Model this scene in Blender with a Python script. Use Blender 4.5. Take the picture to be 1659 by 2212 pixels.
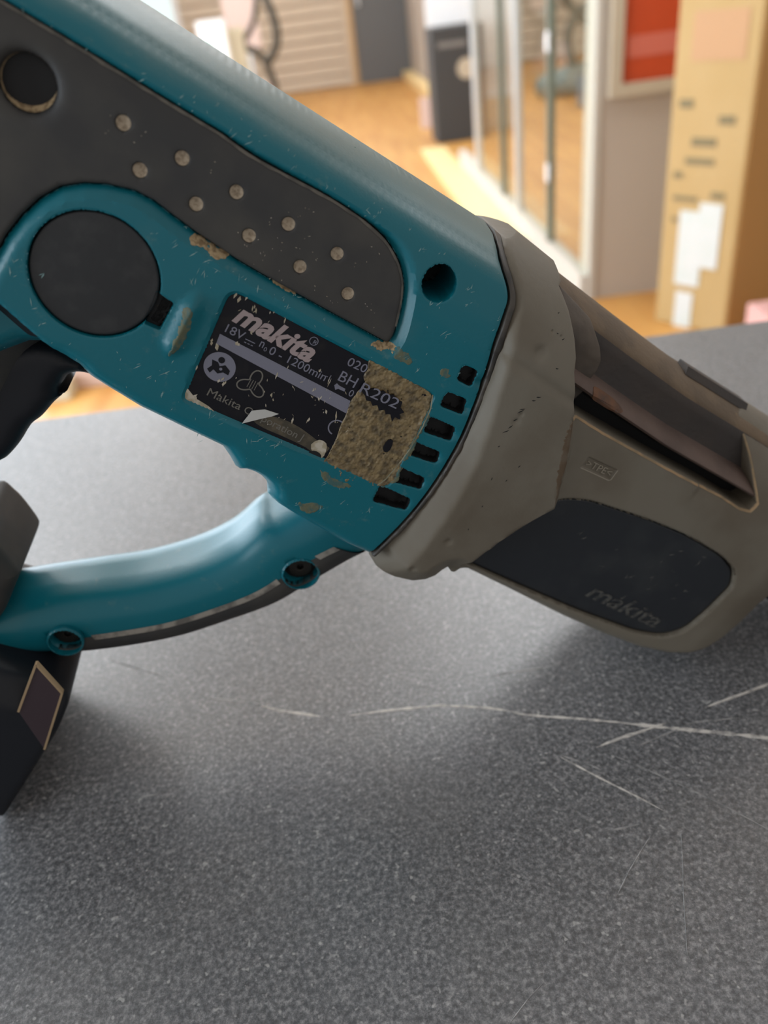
import bpy, bmesh, math, random
import numpy as np
from mathutils import Matrix, Vector, noise
from mathutils.geometry import delaunay_2d_cdt
random.seed(7); rng = np.random.default_rng(7)
SC = bpy.context.scene; COL = SC.collection
for o in list(bpy.data.objects): bpy.data.objects.remove(o)

# ------------------------------------------------------------------ camera, world, window light, exposure
CAM_H = 0.19746                      # lens height above the counter top (m)
cam_d = bpy.data.cameras.new('camera'); cam = bpy.data.objects.new('camera', cam_d); COL.objects.link(cam)
cx, cy, cz = Vector((0.990748,-0.074511,-0.113432)), Vector((0.135716,0.543943,0.828074)), Vector((0.000000,-0.835807,0.549023))
cam.matrix_world = Matrix(((cx[0], cy[0], cz[0], 0), (cx[1], cy[1], cz[1], 0), (cx[2], cy[2], cz[2], CAM_H), (0, 0, 0, 1)))
cam_d.sensor_fit = 'VERTICAL'; cam_d.sensor_height = 7.2; cam_d.sensor_width = 5.4
cam_d.lens = 7.2 * 1700 / 2212
cam_d.clip_start = 0.01; cam_d.clip_end = 100
cam_d.dof.use_dof = True; cam_d.dof.focus_distance = 0.186; cam_d.dof.aperture_fstop = 2.2
SC.camera = cam
SC.view_settings.view_transform = 'Standard'; SC.view_settings.look = 'None'
SC.view_settings.exposure = 0.0; SC.view_settings.gamma = 1.0; SC.view_settings.use_curve_mapping = False
world = bpy.data.worlds.new('room_light'); SC.world = world; world.use_nodes = True
bg = world.node_tree.nodes['Background']; bg.inputs[0].default_value = (1.0, 0.97, 0.94, 1); bg.inputs[1].default_value = 0.53
WINDOW_POWER = 1.1                   # emission of the daylight behind the shop windows
SIDE_POWER = 7.0
ADDED_CEILING_POWER = 11.0
FLOOR = -0.93                        # shop floor below the counter top (m)

# ------------------------------------------------------------------ materials
def mat(name, col, rough=0.5, metal=0.0, noise_amt=0.0, nscale=200, col2=None, bump=0.0, bscale=None, spec=0.5, thr=(0.45, 0.6), detail=4.0):
    m = bpy.data.materials.new(name); m.use_nodes = True; nt = m.node_tree; b = nt.nodes['Principled BSDF']
    b.inputs['Base Color'].default_value = (*col, 1); b.inputs['Roughness'].default_value = rough
    b.inputs['Metallic'].default_value = metal; b.inputs['Specular IOR Level'].default_value = spec
    tc = nt.nodes.new('ShaderNodeTexCoord')
    if col2 is not None:
        n = nt.nodes.new('ShaderNodeTexNoise'); n.inputs['Scale'].default_value = nscale; n.inputs['Detail'].default_value = detail
        nt.links.new(tc.outputs['Object'], n.inputs['Vector'])
        r = nt.nodes.new('ShaderNodeMapRange'); r.inputs[1].default_value = thr[0]; r.inputs[2].default_value = thr[1]; r.inputs[4].default_value = noise_amt
        nt.links.new(n.outputs[0], r.inputs[0])
        mx = nt.nodes.new('ShaderNodeMix'); mx.data_type = 'RGBA'
        mx.inputs[6].default_value = (*col, 1); mx.inputs[7].default_value = (*col2, 1)
        nt.links.new(r.outputs[0], mx.inputs[0]); nt.links.new(mx.outputs[2], b.inputs['Base Color'])
    if bump:
        n2 = nt.nodes.new('ShaderNodeTexNoise'); n2.inputs['Scale'].default_value = bscale or nscale; n2.inputs['Detail'].default_value = 3
        nt.links.new(tc.outputs['Object'], n2.inputs['Vector'])
        bp = nt.nodes.new('ShaderNodeBump'); bp.inputs['Strength'].default_value = bump; bp.inputs['Distance'].default_value = 0.0003
        nt.links.new(n2.outputs[0], bp.inputs['Height']); nt.links.new(bp.outputs[0], b.inputs['Normal'])
    return m
def emit(name, col, power):
    m = bpy.data.materials.new(name); m.use_nodes = True; nt = m.node_tree; nt.nodes.clear()
    e = nt.nodes.new('ShaderNodeEmission'); e.inputs[0].default_value = (*col, 1); e.inputs[1].default_value = power
    o = nt.nodes.new('ShaderNodeOutputMaterial'); nt.links.new(e.outputs[0], o.inputs[0]); return m
def glass(name, tint):
    m = bpy.data.materials.new(name); m.use_nodes = True; nt = m.node_tree; nt.nodes.clear()
    t = nt.nodes.new('ShaderNodeBsdfTransparent'); t.inputs[0].default_value = (*tint, 1)
    g = nt.nodes.new('ShaderNodeBsdfGlossy'); g.inputs['Roughness'].default_value = 0.02
    lw = nt.nodes.new('ShaderNodeLayerWeight'); pw = nt.nodes.new('ShaderNodeMath'); pw.operation = 'POWER'; pw.inputs[1].default_value = 5
    fr = nt.nodes.new('ShaderNodeMath'); fr.operation = 'MULTIPLY_ADD'; fr.inputs[1].default_value = 0.4; fr.inputs[2].default_value = 0.03
    nt.links.new(lw.outputs['Facing'], pw.inputs[0]); nt.links.new(pw.outputs[0], fr.inputs[0])
    mx = nt.nodes.new('ShaderNodeMixShader'); o = nt.nodes.new('ShaderNodeOutputMaterial')
    nt.links.new(fr.outputs[0], mx.inputs[0]); nt.links.new(t.outputs[0], mx.inputs[1]); nt.links.new(g.outputs[0], mx.inputs[2]); nt.links.new(mx.outputs[0], o.inputs[0]); return m

def teal_material():
    """Teal moulded plastic: settled dust along the top ridge of the tool, fine scuffs, rubbed spots."""
    m = mat('teal_plastic', (0.003, 0.132, 0.172), 0.42, bump=0.12, bscale=1500, spec=0.4); nt = m.node_tree; b = nt.nodes['Principled BSDF']
    tc = nt.nodes.new('ShaderNodeTexCoord')
    sep = nt.nodes.new('ShaderNodeSeparateXYZ'); nt.links.new(tc.outputs['Object'], sep.inputs[0])
    n1 = nt.nodes.new('ShaderNodeTexNoise'); n1.inputs['Scale'].default_value = 45; n1.inputs['Detail'].default_value = 6
    nt.links.new(tc.outputs['Object'], n1.inputs['Vector'])
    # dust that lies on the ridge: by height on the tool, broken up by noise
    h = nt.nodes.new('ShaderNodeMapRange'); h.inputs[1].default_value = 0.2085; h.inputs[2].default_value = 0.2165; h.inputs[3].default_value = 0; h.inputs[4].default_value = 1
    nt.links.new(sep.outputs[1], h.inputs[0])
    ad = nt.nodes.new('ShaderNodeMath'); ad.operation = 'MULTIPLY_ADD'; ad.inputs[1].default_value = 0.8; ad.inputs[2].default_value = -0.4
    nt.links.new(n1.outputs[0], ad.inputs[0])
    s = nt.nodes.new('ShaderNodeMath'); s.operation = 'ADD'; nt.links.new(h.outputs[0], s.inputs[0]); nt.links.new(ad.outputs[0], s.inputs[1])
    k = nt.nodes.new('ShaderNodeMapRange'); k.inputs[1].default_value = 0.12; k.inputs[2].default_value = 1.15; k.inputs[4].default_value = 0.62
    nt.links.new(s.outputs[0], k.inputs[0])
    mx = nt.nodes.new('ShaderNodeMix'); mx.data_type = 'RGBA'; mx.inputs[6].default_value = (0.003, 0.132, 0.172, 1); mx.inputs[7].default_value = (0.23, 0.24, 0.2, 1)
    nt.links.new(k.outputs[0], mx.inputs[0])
    # scattered rubbed patches
    n2 = nt.nodes.new('ShaderNodeTexNoise'); n2.inputs['Scale'].default_value = 160; n2.inputs['Detail'].default_value = 8; n2.inputs['Roughness'].default_value = 0.7
    nt.links.new(tc.outputs['Object'], n2.inputs['Vector'])
    k2 = nt.nodes.new('ShaderNodeMapRange'); k2.inputs[1].default_value = 0.60; k2.inputs[2].default_value = 0.78; k2.inputs[4].default_value = 0.5
    nt.links.new(n2.outputs[0], k2.inputs[0])
    mx2 = nt.nodes.new('ShaderNodeMix'); mx2.data_type = 'RGBA'; mx2.inputs[7].default_value = (0.16, 0.24, 0.22, 1)
    nt.links.new(k2.outputs[0], mx2.inputs[0]); nt.links.new(mx.outputs[2], mx2.inputs[6])
    nt.links.new(mx2.outputs[2], b.inputs['Base Color'])
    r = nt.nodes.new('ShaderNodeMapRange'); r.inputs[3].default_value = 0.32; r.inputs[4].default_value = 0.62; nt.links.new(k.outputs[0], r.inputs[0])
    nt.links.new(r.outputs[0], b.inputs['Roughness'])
    return m
def counter_material():
    m = mat('speckled_laminate', (0.075, 0.075, 0.078), 0.36, spec=0.85); nt = m.node_tree; b = nt.nodes['Principled BSDF']
    tc = nt.nodes.new('ShaderNodeTexCoord')
    n1 = nt.nodes.new('ShaderNodeTexNoise'); n1.inputs['Scale'].default_value = 760; n1.inputs['Detail'].default_value = 4; n1.inputs['Roughness'].default_value = 0.75
    n2 = nt.nodes.new('ShaderNodeTexNoise'); n2.inputs['Scale'].default_value = 560; n2.inputs['Detail'].default_value = 1
    n3 = nt.nodes.new('ShaderNodeTexNoise'); n3.inputs['Scale'].default_value = 14; n3.inputs['Detail'].default_value = 3
    for n in (n1, n2, n3): nt.links.new(tc.outputs['Object'], n.inputs['Vector'])
    r1 = nt.nodes.new('ShaderNodeValToRGB'); e = r1.color_ramp.elements
    e[0].position = 0.38; e[0].color = (0.060, 0.061, 0.064, 1); e[1].position = 0.66; e[1].color = (0.27, 0.266, 0.262, 1)
    e2 = r1.color_ramp.elements.new(0.52); e2.color = (0.135, 0.134, 0.138, 1)
    nt.links.new(n1.outputs[0], r1.inputs[0])
    k = nt.nodes.new('ShaderNodeMapRange'); k.inputs[1].default_value = 0.68; k.inputs[2].default_value = 0.76; k.inputs[4].default_value = 0.7; nt.links.new(n2.outputs[0], k.inputs[0])
    mx = nt.nodes.new('ShaderNodeMix'); mx.data_type = 'RGBA'; mx.inputs[7].default_value = (0.42, 0.41, 0.39, 1)
    nt.links.new(k.outputs[0], mx.inputs[0]); nt.links.new(r1.outputs[0], mx.inputs[6])
    k3 = nt.nodes.new('ShaderNodeMapRange'); k3.inputs[1].default_value = 0.5; k3.inputs[2].default_value = 0.75; k3.inputs[4].default_value = 0.3; nt.links.new(n3.outputs[0], k3.inputs[0])
    mx3 = nt.nodes.new('ShaderNodeMix'); mx3.data_type = 'RGBA'; mx3.inputs[7].default_value = (0.12, 0.115, 0.105, 1)
    nt.links.new(k3.outputs[0], mx3.inputs[0]); nt.links.new(mx.outputs[2], mx3.inputs[6]); nt.links.new(mx3.outputs[2], b.inputs['Base Color'])
    bp = nt.nodes.new('ShaderNodeBump'); bp.inputs['Strength'].default_value = 0.25; bp.inputs['Distance'].default_value = 0.0002
    nt.links.new(n1.outputs[0], bp.inputs['Height']); nt.links.new(bp.outputs[0], b.inputs['Normal'])
    return m
def floor_material():
    m = mat('wood_floor', (0.5, 0.27, 0.09), 0.42, spec=0.35); nt = m.node_tree; b = nt.nodes['Principled BSDF']
    tc = nt.nodes.new('ShaderNodeTexCoord'); mp = nt.nodes.new('ShaderNodeMapping'); mp.inputs['Scale'].default_value = (7, 0.7, 1)
    nt.links.new(tc.outputs['Object'], mp.inputs[0])
    n = nt.nodes.new('ShaderNodeTexNoise'); n.inputs['Scale'].default_value = 2.0; n.inputs['Detail'].default_value = 6; nt.links.new(mp.outputs[0], n.inputs['Vector'])
    r = nt.nodes.new('ShaderNodeValToRGB'); e = r.color_ramp.elements
    e[0].position = 0.3; e[0].color = (0.40, 0.18, 0.042, 1); e[1].position = 0.7; e[1].color = (0.56, 0.30, 0.088, 1)
    nt.links.new(n.outputs[0], r.inputs[0]); nt.links.new(r.outputs[0], b.inputs['Base Color']); return m

M = {}
M['teal'] = teal_material()
M['rubber'] = mat('black_rubber', (0.030, 0.029, 0.029), 0.62, noise_amt=0.8, nscale=60, col2=(0.060, 0.055, 0.047), bump=0.1, bscale=1400, thr=(0.4, 0.7))
M['cap'] = mat('black_cap', (0.017, 0.018, 0.020), 0.55, noise_amt=0.5, nscale=250, col2=(0.045, 0.045, 0.045), bump=0.15, bscale=900, thr=(0.5, 0.75), detail=7)
M['black'] = mat('black_plastic', (0.008, 0.009, 0.013), 0.45, spec=0.35)
M['hole'] = mat('dark_hole', (0.004, 0.004, 0.005), 0.7)  # near-black paints the shade inside holes and gaps
M['cover'] = mat('grey_elastomer', (0.165, 0.145, 0.112), 0.6, noise_amt=0.8, nscale=38, col2=(0.115, 0.092, 0.064), bump=0.3, bscale=420, thr=(0.42, 0.68), detail=6)
M['case'] = mat('dark_gear_case', (0.042, 0.035, 0.032), 0.6, noise_amt=0.6, nscale=55, col2=(0.065, 0.048, 0.038), bump=0.5, bscale=700, thr=(0.42, 0.7), detail=6)
M['dustcase'] = mat('dusty_gear_case', (0.15, 0.105, 0.066), 0.8, noise_amt=0.7, nscale=90, col2=(0.10, 0.072, 0.048), bump=0.5, bscale=700, detail=6)
M['flap'] = mat('brown_flap', (0.10, 0.078, 0.060), 0.7, noise_amt=0.8, nscale=60, col2=(0.055, 0.044, 0.036), bump=0.4, bscale=500)
M['ledge'] = mat('lit_brown_ledge', (0.13, 0.088, 0.072), 0.65, noise_amt=0.8, nscale=70, col2=(0.075, 0.05, 0.042), bump=0.5, bscale=700, thr=(0.42, 0.7), detail=6)  # paler brown paints the light on the up-facing ledge
M['navy'] = mat('navy_plate', (0.014, 0.017, 0.022), 0.45, noise_amt=0.6, nscale=70, col2=(0.034, 0.038, 0.040), bump=0.15, bscale=500, thr=(0.5, 0.75), detail=7)
M['label'] = mat('label_black', (0.006, 0.006, 0.010), 0.45, noise_amt=0.5, nscale=220, col2=(0.022, 0.020, 0.018), thr=(0.55, 0.75), spec=0.25)
M['silver'] = mat('label_silver', (0.18, 0.18, 0.23), 0.45)
M['logo'] = mat('label_logo', (0.34, 0.27, 0.27), 0.45)
M['tan'] = mat('tan_dust', (0.42, 0.31, 0.18), 0.9, noise_amt=1, nscale=900, col2=(0.22, 0.15, 0.08), bump=0.7, bscale=1500)
M['palefluff'] = mat('dimple_dust', (0.42, 0.34, 0.25), 0.95, noise_amt=0.9, nscale=1200, col2=(0.26, 0.2, 0.14), bump=0.8, bscale=1800)
M['patch'] = mat('scraped_adhesive', (0.24, 0.175, 0.085), 0.42, noise_amt=0.95, nscale=520, col2=(0.075, 0.056, 0.03), bump=1.0, bscale=900, thr=(0.42, 0.66), detail=8)
M['greyseam'] = mat('grey_seam_line', (0.15, 0.135, 0.115), 0.9, noise_amt=0.7, nscale=300, col2=(0.07, 0.065, 0.06))  # grey-brown tone of the line along the panel's top edge
M['rimhighlight'] = mat('dusty_rim_highlight', (0.33, 0.22, 0.12), 0.8, noise_amt=0.8, nscale=200, col2=(0.2, 0.15, 0.09))  # orange highlight of the cut-out rim put into the colour, partly dusty
M['greyseam2'] = mat('pale_seam_line', (0.26, 0.235, 0.20), 0.9, noise_amt=0.9, nscale=200, col2=(0.10, 0.09, 0.08))  # paler tone of the line along the rubber strip's edge
M['edge'] = mat('torn_edge', (0.30, 0.30, 0.22), 0.6, noise_amt=0.9, nscale=300, col2=(0.16, 0.14, 0.08))
M['stain'] = mat('brown_stain', (0.10, 0.066, 0.038), 0.7, noise_amt=0.9, nscale=150, col2=(0.13, 0.10, 0.07), bump=0.3, bscale=500)
M['smear'] = mat('dried_smear', (0.12, 0.13, 0.08), 0.7, noise_amt=0.9, nscale=500, col2=(0.04, 0.11, 0.11), bump=0.6, bscale=900)
M['scuff'] = mat('pale_scuff', (0.22, 0.36, 0.36), 0.6)
M['wear'] = mat('label_wear', (0.36, 0.31, 0.22), 0.6, noise_amt=0.8, nscale=600, col2=(0.55, 0.5, 0.42))
M['peel'] = mat('peeled_film', (0.5, 0.5, 0.48), 0.4)
M['rustlight'] = mat('brown_rust', (0.16, 0.075, 0.04), 0.8, noise_amt=0.9, nscale=160, col2=(0.07, 0.045, 0.035), bump=0.6, bscale=600)
M['steel'] = mat('dark_steel', (0.05, 0.045, 0.04), 0.4, 0.8)
M['tanline'] = mat('dusty_edge', (0.36, 0.25, 0.14), 0.8)
M['plum'] = mat('plum_window', (0.045, 0.028, 0.034), 0.35)
M['emboss'] = mat('rubbed_embossing', (0.085, 0.083, 0.075), 0.6, noise_amt=0.9, nscale=500, col2=(0.025, 0.027, 0.03), thr=(0.42, 0.6))
M['plscuff'] = mat('plate_scuff', (0.19, 0.185, 0.165), 0.6, noise_amt=0.9, nscale=500, col2=(0.02, 0.022, 0.026), thr=(0.4, 0.6))
M['counter'] = counter_material()
M['scratch'] = mat('pale_scratch', (0.55, 0.51, 0.46), 0.7, noise_amt=0.9, nscale=300, col2=(0.22, 0.21, 0.2), thr=(0.45, 0.66))
M['scratch2'] = mat('faint_scratch', (0.30, 0.29, 0.28), 0.6, noise_amt=0.9, nscale=260, col2=(0.12, 0.12, 0.12), thr=(0.4, 0.62))
M['counterbody'] = mat('counter_front', (0.3, 0.29, 0.27), 0.6)
M['floor'] = floor_material()
M['slat'] = mat('beige_slat', (0.52, 0.42, 0.31), 0.6, noise_amt=0.5, nscale=2, col2=(0.46, 0.38, 0.29))
M['wallgrey'] = mat('grey_wall', (0.40, 0.345, 0.29), 0.7)
M['doorgrey'] = mat('dark_grey_door', (0.11, 0.112, 0.112), 0.6)
M['woodtrim'] = mat('tan_trim', (0.42, 0.27, 0.13), 0.5)
M['palewood'] = mat('pale_wood', (0.78, 0.58, 0.28), 0.45)
M['white'] = mat('white_laminate', (0.74, 0.74, 0.74), 0.5)
M['offwhite'] = mat('offwhite_edge', (0.46, 0.43, 0.38), 0.6)
M['alu'] = mat('aluminium', (0.62, 0.65, 0.66), 0.35, 0.6)
M['glassedge'] = mat('glass_edge', (0.13, 0.15, 0.12), 0.3)
M['glass'] = glass('cabinet_glass', (0.965, 0.975, 0.95))
M['card'] = mat('cardboard', (0.40, 0.265, 0.105), 0.75, noise_amt=0.5, nscale=4, col2=(0.43, 0.295, 0.13))
M['cardshade'] = mat('shaded_cardboard_side', (0.42, 0.235, 0.075), 0.75)  # deeper brown paints the shade on the carton's side
M['tape'] = mat('parcel_tape', (0.30, 0.20, 0.075), 0.35)
M['ink'] = mat('grey_ink', (0.17, 0.13, 0.06), 0.7)
M['pinkink'] = mat('faded_red_ink', (0.43, 0.245, 0.12), 0.7)
M['paper'] = mat('white_paper', (0.55, 0.56, 0.54), 0.7, noise_amt=0.6, nscale=14, col2=(0.5, 0.54, 0.5))
M['red'] = mat('poster_red', (0.44, 0.052, 0.012), 0.5)
M['posterpink'] = mat('poster_pale_red', (0.52, 0.13, 0.09), 0.5)
M['posterwhite'] = mat('poster_white', (0.75, 0.6, 0.55), 0.5)
M['frame'] = mat('cream_frame', (0.42, 0.36, 0.27), 0.5)
M['speaker'] = mat('black_box', (0.035, 0.035, 0.035), 0.6)
M['greyprint'] = mat('grey_print', (0.16, 0.15, 0.14), 0.6)
M['hose'] = mat('olive_hose', (0.075, 0.07, 0.05), 0.5)
M['hose2'] = mat('dark_hose', (0.045, 0.036, 0.022), 0.5)
M['greyplastic'] = mat('grey_green_plastic', (0.16, 0.18, 0.16), 0.5)
M['skin'] = mat('pale_pink_plastic', (0.62, 0.46, 0.40), 0.5)
M['blueplastic'] = mat('slate_blue_plastic', (0.10, 0.15, 0.2), 0.5)
M['cream'] = mat('cream_card', (0.62, 0.58, 0.44), 0.6)
M['green'] = mat('mint_print', (0.30, 0.60, 0.48), 0.6)
M['pink'] = mat('pink_card', (0.60, 0.33, 0.30), 0.6)
M['maroon'] = mat('maroon_card', (0.20, 0.035, 0.05), 0.6)
M['sky'] = emit('daylight', (0.86, 0.97, 0.95), WINDOW_POWER)
M['sky2'] = emit('daylight_side', (0.80, 0.90, 1.0), SIDE_POWER)
M['tube'] = emit('added_ceiling_light', (0.96, 0.98, 1.0), ADDED_CEILING_POWER)  # glow of the added, unseen ceiling light panels
M['ceiling'] = mat('white_ceiling', (0.7, 0.69, 0.66), 0.8)
M['blur_green'] = mat('street_tree', (0.12, 0.2, 0.1), 0.8)

# ------------------------------------------------------------------ helpers: setting
def link(name, me, m=None, parent=None):
    o = bpy.data.objects.new(name, me); COL.objects.link(o)
    if m is not None and not me.materials: me.materials.append(m)
    if parent is not None: o.parent = parent
    return o
def empty(name, loc, label, cat, rot=None, group=None):
    o = bpy.data.objects.new(name, None); COL.objects.link(o); o.empty_display_size = 0.05
    o.location = loc
    if rot is not None: o.rotation_euler = rot
    o['label'] = label; o['category'] = cat
    if group: o['group'] = group
    return o
def tag(o, label, cat):
    o['label'] = label; o['category'] = cat; return o
def box(name, x0, x1, y0, y1, z0, z1, m, parent=None, bev=0.0):
    bm = bmesh.new(); bmesh.ops.create_cube(bm, size=1)
    for v in bm.verts: v.co = Vector((x0 + (v.co.x + .5) * (x1 - x0), y0 + (v.co.y + .5) * (y1 - y0), z0 + (v.co.z + .5) * (z1 - z0)))
    if bev: bmesh.ops.bevel(bm, geom=list(bm.edges), offset=bev, segments=2, affect='EDGES', profile=0.5)
    me = bpy.data.meshes.new(name); bm.to_mesh(me); bm.free()
    return link(name, me, m, parent)
def tube(name, pts, r, m, parent=None, seg=10):
    """A swept tube along world points (lists of xyz)."""
    P = [Vector(p) for p in pts]
    Q = []
    for i in range(len(P) - 1):
        p0, p1, p2, p3 = P[max(i - 1, 0)], P[i], P[i + 1], P[min(i + 2, len(P) - 1)]
        for k in range(6):
            t = k / 6; Q.append(0.5 * ((2 * p1) + (p2 - p0) * t + (2 * p0 - 5 * p1 + 4 * p2 - p3) * t * t + (3 * p1 - p0 - 3 * p2 + p3) * t ** 3))
    Q.append(P[-1]); V = []; F = []; n = Vector((0, 0, 1))
    for i, q in enumerate(Q):
        t = (Q[min(i + 1, len(Q) - 1)] - Q[max(i - 1, 0)]).normalized()
        n = (n - t * n.dot(t));  n = n.normalized() if n.length > 1e-6 else t.orthogonal().normalized()
        b = t.cross(n)
        for k in range(seg):
            a = 2 * math.pi * k / seg; V.append(q + (n * math.cos(a) + b * math.sin(a)) * r)
    for i in range(len(Q) - 1):
        for k in range(seg):
            F.append((i * seg + k, i * seg + (k + 1) % seg, (i + 1) * seg + (k + 1) % seg, (i + 1) * seg + k))
    F.append(tuple(range(seg))[::-1]); F.append(tuple((len(Q) - 1) * seg + k for k in range(seg)))
    me = bpy.data.meshes.new(name); me.from_pydata(V, [], F); me.shade_smooth()
    return link(name, me, m, parent)

# ------------------------------------------------------------------ setting: floor, walls, windows, door
o = box('floor', -9, 7, -1.5, 18, FLOOR - 0.05, FLOOR, M['floor']); o['kind'] = 'structure'
YB = 13.45
wb = box('wall_back', -9, 7, YB, YB + 0.15, FLOOR, 1.8, M['slat']); wb['kind'] = 'structure'
slat_me = {}
def slat(x0, x1, z):
    key = (x0, x1)
    if key not in slat_me:
        V = []
        for x in (x0, x1):
            V += [(x, 0.01, 0.0), (x, -0.05, 0.004), (x, -0.025, 0.135), (x, 0.01, 0.15)]
        F = [(0, 1, 5, 4), (1, 2, 6, 5), (2, 3, 7, 6), (0, 3, 2, 1), (4, 5, 6, 7)]
        me = bpy.data.meshes.new('slat'); me.from_pydata(V, [], F); me.materials.append(M['slat']); slat_me[key] = me
    s = bpy.data.objects.new('slat', slat_me[key]); COL.objects.link(s); s.parent = wb; s.location = (0, YB, z)
for k in range(15):
    slat(-1.9, 0.36, FLOOR + 0.02 + 0.155 * k); slat(1.45, 6.9, FLOOR + 0.02 + 0.155 * k)
d1 = box('door_1', 0.52, 1.36, YB - 0.06, YB, FLOOR, 1.3, M['doorgrey']); d1['kind'] = 'structure'
box('door_handle', 0.60, 0.63, YB - 0.11, YB - 0.06, 0.05, 0.25, M['alu'], d1)
for i, (x0, x1, mm) in enumerate(((0.36, 0.44, 'slat'), (0.44, 0.52, 'woodtrim'), (1.36, 1.45, 'palewood'))):
    t = box('trim_%d' % (i + 1), x0, x1, YB - 0.09, YB + 0.0, FLOOR, 1.4, M[mm]); t['kind'] = 'structure'
# daylit windows: one in the back wall at the left, one along the left side of the shop
def window(name, ax, lo, hi, z0, z1, at, n, m):
    w = bpy.data.objects.new(name, None); COL.objects.link(w); w['kind'] = 'structure'
    def b(nm, a0, a1, d0, d1, zz0, zz1, mm):
        return box(nm, a0, a1, d0, d1, zz0, zz1, mm, w) if ax == 'x' else box(nm, d0, d1, a0, a1, zz0, zz1, mm, w)
    b('pane', lo, hi, at - 0.01, at + 0.01, z0, z1, m)
    s = -1 if ax == 'x' else 1
    for k in range(n + 1):
        a = lo + (hi - lo) * k / n; b('mullion', a - 0.04, a + 0.04, min(at, at + s * 0.08), max(at, at + s * 0.08), z0, z1, M['white'])
    for z in (z0, z1): b('rail', lo, hi, min(at, at + s * 0.08), max(at, at + s * 0.08), z - 0.04, z + 0.04, M['white'])
    return w
window('window_1', 'x', -2.66, -1.95, -0.75, 1.7, YB - 0.05, 1, M['sky'])
wl = box('wall_left', -2.9, -2.75, -1.4, YB, FLOOR, 1.8, M['wallgrey']); wl['kind'] = 'structure'
window('window_2', 'y', -1.2, 9.5, -0.75, 1.7, -2.72, 8, M['sky2'])

ce = box('ceiling', -2.9, 7, 0.9, YB + 0.15, 1.78, 1.88, M['ceiling']); ce['kind'] = 'structure'
k = 3
for y in (2.4, 4.8, 7.2, 9.6, 12.0):  # unseen light panels, added to brighten the counter's reflection
    for x in (-1.5, 0.5, 2.6):
        k += 1; t = box('added_ceiling_light_%d' % k, x - 0.3, x + 0.3, y - 0.6, y + 0.6, 1.765, 1.78, M['tube']); t['kind'] = 'structure'
# right-hand side of the aisle
e = box('wall_right', 0.955, 2.6, 3.06, 3.16, FLOOR, 1.6, M['wallgrey']); e['kind'] = 'structure'
t = box('trim_4', 0.930, 0.955, 3.05, 3.17, FLOOR, 1.6, M['offwhite']); t['kind'] = 'structure'
t = box('trim_5', 0.70, 0.90, 4.0, 7.0, FLOOR, FLOOR + 0.012, M['palewood']); t['kind'] = 'structure'
t = box('trim_6', 1.16, 1.30, 8.3, YB - 0.1, FLOOR, FLOOR + 0.10, M['palewood']); t['kind'] = 'structure'
t = box('trim_7', 1.30, 1.42, 12.0, YB - 0.1, FLOOR, 1.4, M['wallgrey']); t['kind'] = 'structure'

# glass display cabinet along the aisle
gc = empty('display_cabinet', (0.92, 3.2, FLOOR), 'tall glass display cabinet with aluminium posts on a white plinth beside the aisle', 'display cabinet')
def gbox(nm, x0, x1, y0, y1, z0, z1, m):
    return box(nm, x0 - 0.92, x1 - 0.92, y0 - 3.2, y1 - 3.2, z0 - FLOOR, z1 - FLOOR, m, gc)
gbox('plinth', 0.90, 0.95, 3.06, 6.2, FLOOR, FLOOR + 0.10, M['offwhite'])
for y, wdt, mm in ((5.42, 0.10, 'alu'), (4.23, 0.055, 'alu'), (4.62, 0.03, 'glassedge'), (3.60, 0.035, 'glassedge')):
    gbox('post', 0.90, 0.93, y - wdt / 2, y + wdt / 2, FLOOR + 0.10, 1.3, M[mm])
for y0, y1 in ((4.26, 5.37), (3.62, 4.20), (3.06, 3.58)):
    gbox('glass_pane', 0.912, 0.918, y0, y1, FLOOR + 0.10, 1.3, M['glass'])
for z in (-0.57, -0.08): gbox('hinge', 0.893, 0.90, 3.565, 3.60, z, z + 0.07, M['white'])

# ------------------------------------------------------------------ counter
ct = empty('counter', (0.1, 0.1, FLOOR), 'dark grey speckled laminate shop counter with long pale scratches', 'counter')
def cbox(nm, x0, x1, y0, y1, z0, z1, m, bev=0): return box(nm, x0 - 0.1, x1 - 0.1, y0 - 0.1, y1 - 0.1, z0 - FLOOR, z1 - FLOOR, m, ct, bev)
cbox('worktop', -1.1, 1.4, -0.25, 0.458, -0.035, 0, M['counter'], 0.0012)
cbox('cabinet_body', -1.08, 1.38, -0.22, 0.43, FLOOR, -0.035, M['counterbody'])
def scratch(pts, wd, m):
    P = [Vector(p) for p in pts]; Q = []
    for i in range(len(P) - 1):
        n = max(2, int((P[i + 1] - P[i]).length / 0.0012))
        for k in range(n): Q.append(P[i].lerp(P[i + 1], k / n))
    Q.append(P[-1]); V = []; F = []
    ph = random.random() * 50
    for i, q in enumerate(Q):
        t = (Q[min(i + 1, len(Q) - 1)] - Q[max(i - 1, 0)]).normalized(); s = Vector((-t.y, t.x, 0))
        f = i / (len(Q) - 1); w = 1.25 * wd * (0.25 + 0.75 * min(1, 6 * f, 6 * (1 - f))) * (0.75 + 0.6 * noise.noise((ph + i * 0.35, 0, 0)))
        q = q + s * noise.noise((ph + i * 0.06, 5, 0)) * 0.0005
        for z in (0.00009,): V += [q + s * w + Vector((0, 0, 0.00002)), q + Vector((0, 0, z)), q - s * w + Vector((0, 0, 0.00002))]
    V = [v - Vector((0.1, 0.1, FLOOR)) for v in V]
    for i in range(len(Q) - 1):
        for k in (0, 1): F.append((3 * i + k, 3 * i + 3 + k, 3 * i + 4 + k, 3 * i + 1 + k))
    me = bpy.data.meshes.new('scratch'); me.from_pydata(V, [], F); link('scratch', me, m, ct)
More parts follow.
